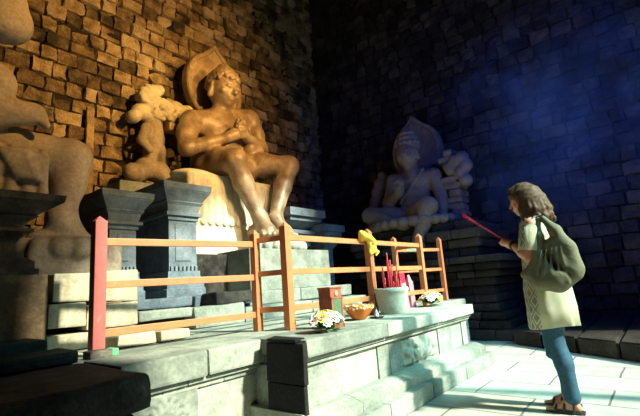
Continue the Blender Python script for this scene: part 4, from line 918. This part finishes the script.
b = bmesh.new(); tube(b, [(-.222, .01, 1.22), (-.208, .03, 1.30), (-.17, .04, 1.385), (-.12, .03, 1.40), (-.12, -.02, 1.395), (-.165, -.05, 1.37), (-.20, -.09, 1.29)], .010, 8); b.transform(off); bm_obj('strap', b, M['black'], bg_, True)
# incense held in her hands
for i in range(3):
    b = bmesh.new(); j = W(.006*(i-1), 0, .005*(i == 1)); a = G0-gd*.07+j; e = G0+gd*.40+j*2.5+W(0, .0, .006*i)
    tube(b, [a, (a+e)/2, e], .0027, 8); o = bm_obj('incense_stick', b, M['red'], None, True); o.data.transform(Matrix.Translation(-Vector(G0))); o.location = Vector((WX, WY, 0))+Matrix.Rotation(math.radians(-2), 3, 'Z') @ Vector(G0); o.rotation_euler.z = math.radians(-2)
    tag(o, 'red incense stick held up in the woman\'s hands', 'incense stick', 'incense held by the woman')

# ------------------------------------------------------------------ drifting incense smoke
m = bpy.data.materials.new('incense_smoke'); m.use_nodes = True; t = m.node_tree; t.nodes.clear(); N = t.nodes.new; L = t.links.new
out = N('ShaderNodeOutputMaterial'); pv = N('ShaderNodeVolumePrincipled'); L(pv.outputs[0], out.inputs['Volume'])
pv.inputs['Color'].default_value = (.10, .25, 1, 1); pv.inputs['Anisotropy'].default_value = .2
tc = N('ShaderNodeTexCoord'); nz = N('ShaderNodeTexNoise'); nz.inputs['Scale'].default_value = .8; nz.inputs['Detail'].default_value = 4; nz.inputs['Distortion'].default_value = 1.6; L(tc.outputs['Object'], nz.inputs['Vector'])
mr = N('ShaderNodeMapRange'); mr.inputs['From Min'].default_value = .42; mr.inputs['From Max'].default_value = .75; mr.inputs['To Min'].default_value = 0; mr.inputs['To Max'].default_value = 1; L(nz.outputs['Fac'], mr.inputs['Value'])
ln = N('ShaderNodeVectorMath'); ln.operation = 'LENGTH'; sc_ = N('ShaderNodeVectorMath'); sc_.operation = 'DIVIDE'; sc_.inputs[1].default_value = (1.3, 1.9, 2.1); L(tc.outputs['Object'], sc_.inputs[0]); L(sc_.outputs[0], ln.inputs[0])
fo = N('ShaderNodeMapRange'); fo.inputs['From Min'].default_value = 1; fo.inputs['From Max'].default_value = .2; L(ln.outputs['Value'], fo.inputs['Value'])
mu = N('ShaderNodeMath'); mu.operation = 'MULTIPLY'; L(mr.outputs[0], mu.inputs[0]); L(fo.outputs[0], mu.inputs[1]); mu2 = N('ShaderNodeMath'); mu2.operation = 'MULTIPLY'; L(mu.outputs[0], mu2.inputs[0]); mu2.inputs[1].default_value = .5
L(mu2.outputs[0], pv.inputs['Density'])
b = bmesh.new(); box(b, (-1.3, -1.9, -2.1), (1.3, 1.9, 2.1)); o = bm_obj('incense_smoke', b, m); o.location = (6.9, .9, 3.1)
tag(o, 'faint blue incense smoke drifting in the dark above the woman', 'smoke'); o['kind'] = 'stuff'
